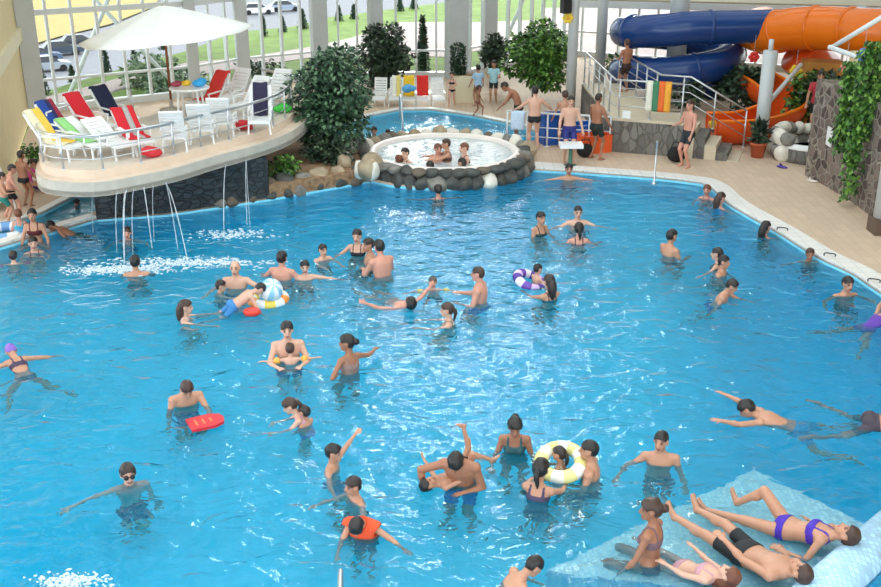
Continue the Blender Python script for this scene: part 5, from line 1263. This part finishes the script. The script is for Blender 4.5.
# --- left
person('girl in a lilac swim cap and patterned bikini swimming away', (11,351), hz=.16, H=1.5, yaw=38, sex='f', skin='mid', hair=(140,104,196), style='cap', wear=('bikini', (74,60,84)), arms='out', legs=FROG, pitch=58)
person('man leaning on a red kickboard', (187,389), 411, 1.74, 205, 'm', 'mid', 'brown', 'crop', ('trunks', (40,80,130)), arms=('fwd', 'low'), bend=20, hp=-15)
person('man holding a small child against his chest', (287,330), 362, 1.78, 190, 'm', 'fair', 'black', 'short', ('trunks', (50,80,140)), arms='hold', girth=1.05)
person('small child in orange armbands held against a man', (290,349), 364, .95, 10, 'm', 'fair', 'brown', 'short', ('trunks', (220,120,70)), arms='out', legs=SIT, scarf='armband_o')
person('woman with a black hair tie standing alone with one hand out', (347,343), 375, 1.68, 40, 'f', 'tan', 'black', 'bun', ('onepiece', (150,120,110)), arms=('hip', 'side'), hy=40)
person('girl with a dark ponytail bending over the water in a lilac swimsuit', (290,406), 425, 1.3, 95, 'f', 'fair', 'brown', 'pony', ('onepiece', (204,160,214)), arms='fwd', bend=25)
person('small child with dark hair behind a girl in lilac', (304,412), 425, 1.0, 60, 'm', 'mid', 'dark', 'short', ('trunks', (180,120,180)), arms='low')
person('man in dark goggles low in the water at the left', (128,474), 486, 1.72, 205, 'm', 'fair', 'dark', 'short', ('trunks', (50,70,110)), arms=('down', 'out'), scarf='goggles')
# --- foreground
person('boy pointing up with a raised arm', (334,453), 470, 1.45, -100, 'm', 'mid', 'black', 'short', ('trunks', (70,110,150)), arms=('upout', 'side'))
person('boy with wet dark hair between the pointing boy and the orange life vest', (353,486), 501, 1.4, 120, 'm', 'mid', 'dark', 'short', ('trunks', BLK), arms=('side', 'fwd'))
person('boy in an orange life vest looking down', (357,526), 545, 1.35, 165, 'm', 'mid', 'black', 'short', ('trunks', (90,110,120)), arms=('side', 'fwd'), bend=28, hp=-35, top=('vest', (244,84,40)))
person('muscular man bending over an upturned child', (456,462), 499, 1.76, 165, 'm', 'tan', 'black', 'short', ('trunks', (30,90,190)), arms=('cross', ((.85,.4,.0), (-.15,.5,-.9))), bend=28, hp=-25, girth=1.12)
person('child held upside down with one foot in the air', (428,484), hz=.06, H=1.15, yaw=-60, sex='m', skin='mid', hair='black', wear=('trunks', BLK), arms=('out', 'low'), pitch=-98, legs=[((.1,1,-.55), (.05,1,.1), (0,.4,1)), ((.1,1,-.3), (.1,-.6,-.8), (0,.4,-1))], hp=-20)
person('woman in a dark green swimsuit standing behind the yellow swim ring', (515,427), 457, 1.66, 175, 'f', 'tan', 'black', 'bun', ('onepiece', (50,92,96)), arms='low', hp=-12, bend=8)
person('woman in a patterned swimsuit holding the yellow swim ring', (541,469), 497, 1.66, -25, 'f', 'mid', 'black', 'pony', ('onepiece', (74,64,92)), arms='fwd', bend=6)
person('little child sitting in the pale yellow swim ring', (559,454), 470, 1.0, 60, 'f', 'mid', 'dark', 'pony', ('onepiece', (220,220,200)), arms='hold', legs=SIT)
person('man with cropped hair facing the child in the yellow swim ring', (589,450), 478, 1.76, 75, 'm', 'mid', 'black', 'crop', ('trunks', (60,70,100)), arms='bent')
person('bare-chested man standing with one arm trailing near the pale bench', (661,441), 466, 1.74, 170, 'm', 'mid', 'black', 'crop', ('trunks', (60,66,80)), arms=('low', 'wade'), hy=-20)
person('woman in a bikini sitting on the edge of the pale underwater bench', (651,510), hz=.6, H=1.66, yaw=58, hy=25, sex='f', skin='tan', hair='brown', style='bun', wear=('bikini', (120,92,100)), legs=SIT, arms='low')
person('boy with a bowed dark head at the bottom of the picture', (534,566), 583, 1.45, -75, 'm', 'mid', 'black', 'crop', ('trunks', BLK), arms='fwd', bend=40)
person('man in black patterned shorts lying on the pale underwater bench', (801,572), hz=.27, H=1.78, yaw=30, sex='m', skin='mid', hair='brown', style='crop', wear=('trunks', (30,32,36)), legs=LIE, arms=('low', 'prop'), pitch=-84, bend=10, hp=-5, girth=1.05)
person('woman in a purple bikini lying on the pale underwater bench with a raised knee', (847,534), hz=.27, H=1.66, yaw=48, sex='f', skin='mid', hair='brown', style='bun', wear=('bikini', (70,40,170)), legs=[((.1,.12,-1), (.05,.05,-1), (.1,1,-.35)), ((.1,.85,-.7), (.05,-.55,-.8), (.1,1,-.2))], arms='prop', pitch=-80, bend=8, girth=1.08)
person('girl with long brown hair lying at the lower edge of the pale bench', (729,575), hz=.2, H=1.4, yaw=40, sex='f', skin='fair', hair='red', style='long', wear=('bikini', (200,150,160)), legs=LIE, arms='low', pitch=-68)
# --- round tub and rear pool
ZT = .36
def tub_person(label, at, hz_, **k):
    while hz_ > .06 and (G(at[0], at[1], ZT+hz_)-Vector((TC.x, TC.y, ZT+hz_))).length > 1.35: hz_ -= .02
    return person(label, at, hz=ZT+hz_, **k)
tub_person('bather seen from behind at the left rim of the round tub', (399,160), .28, H=1.7, yaw=20, sex='m', skin='pink', hair='red', wear=('trunks', NAVY), legs=SIT, arms='out')
tub_person('dark-haired bather facing the left rim of the round tub', (405,153), .3, H=1.6, yaw=140, sex='f', skin='fair', hair='black', wear=('bikini', BLK), legs=SIT, arms='hold')
tub_person('bather at the back of the round tub turned to the left of a couple', (438,149), .3, H=1.7, yaw=200, sex='m', skin='pink', hair='red', wear=('trunks', (120,40,40)), legs=SIT, arms='hold')
tub_person('bather at the back of the round tub turned to the right of a couple', (446,144), .42, H=1.65, yaw=100, sex='f', skin='mid', hair='brown', wear=('bikini', (90,60,50)), legs=SIT, arms='fwd')
tub_person('auburn-haired bather at the right rim of the round tub', (464,148), .34, H=1.66, yaw=110, sex='f', skin='fair', hair='red', wear=('bikini', BLK), legs=SIT, arms='low')
tub_person('black-haired bather low in the middle of the round tub', (430,166), .1, H=1.6, yaw=10, sex='f', skin='mid', hair='black', wear=('bikini', BLK), legs=SIT, arms='out')
tub_person('black-haired bather low at the right of the round tub', (462,163), .1, H=1.6, yaw=60, sex='m', skin='mid', hair='black', wear=('trunks', BLK), legs=SIT, arms='out')
person('dark-haired bather in the rear pool by the green tree', (374,131), 139, 1.66, 185, 'f', 'mid', 'black', 'short', ('bikini', BLK), arms='wade', floor=None)
person('child low in the rear pool nearest the steel handrail', (388,133), hz=.14, H=1.2, yaw=170, sex='m', skin='tan', hair='black', wear=('trunks', BLK), arms='wade', legs=TREAD)
# --- far deck
person('woman in a black bikini walking past the white loungers', (452,75), 107, None, 170, 'f', 'fair', 'brown', 'short', ('bikini', BLK), floor=ZD, legs='walk', arms='hold')
person('bather in a pale blue shirt standing by the leafy bush', (478,68), 106, None, 20, 'm', 'mid', 'black', 'short', ('trunks', (150,110,84)), floor=ZD, arms='low', top=('shirt', (170,204,232)))
person('bather in a mint shirt and black shorts by the leafy bush', (494,64), 103, None, 170, 'm', 'mid', 'dark', 'short', ('trunks', BLK), floor=ZD, arms='bent', top=('shirt', (168,216,224)))
person('child walking on the deck behind the rear pool', (479,88), 116, None, -70, 'm', 'tan', 'brown', 'short', ('briefs', (150,90,80)), floor=ZD, legs='walk', arms='low')
person('bather bending forward in front of the leafy bush', (505,83), 112, 1.6, 75, 'm', 'tan', 'dark', 'short', ('trunks', (40,50,44)), floor=ZD, arms='fwd', bend=45)
person('broad-shouldered man in black trunks seen from behind by the white rail', (535,91), 150, None, 5, 'm', 'fair', 'black', 'short', ('briefs', BLK), floor=ZD, arms='wade', girth=1.08)
person('man partly hidden behind the man in blue trunks', (565,95), 147, None, 10, 'm', 'mid', 'brown', 'short', ('trunks', (60,50,50)), floor=ZD, arms='low')
person('man in blue trunks standing with his face to the pool', (571,101), 162, None, 185, 'm', 'fair', 'dark', 'short', ('trunks', (40,48,120)), floor=ZD, arms='low', girth=1.06)
person('man in dark green trunks and sandals by the stone stair wall', (599,98), 159, None, -50, 'm', 'tan', 'dark', 'crop', ('trunks', (30,42,40)), floor=ZD, arms='low', spread=.14)
person('man with dark trunks standing at the top of the stair landing', (627,43), 92, None, 30, 'm', 'tan', 'brown', 'crop', ('trunks', (60,40,36)), floor=.95, arms='bent')
person('man in long dark shorts at the foot of the stairs', (690,105), 167, None, 120, 'm', 'pink', 'brown', 'short', ('trunks', (40,48,54)), floor=ZD, arms=('low','bent'))
person('child in a yellow top on the steps beside the orange slide', (713,117), 141, None, 160, 'm', 'mid', 'brown', 'short', ('trunks', (90,90,90)), floor=.27, arms='bent', top=('shirt', (226,180,50)))
person('bather in a red top far behind by the rear windows', (821,76), 104, 1.7, 170, 'm', 'mid', 'dark', 'short', ('trunks', BLK), floor=.3, arms='low', top=('shirt', (190,60,70)))
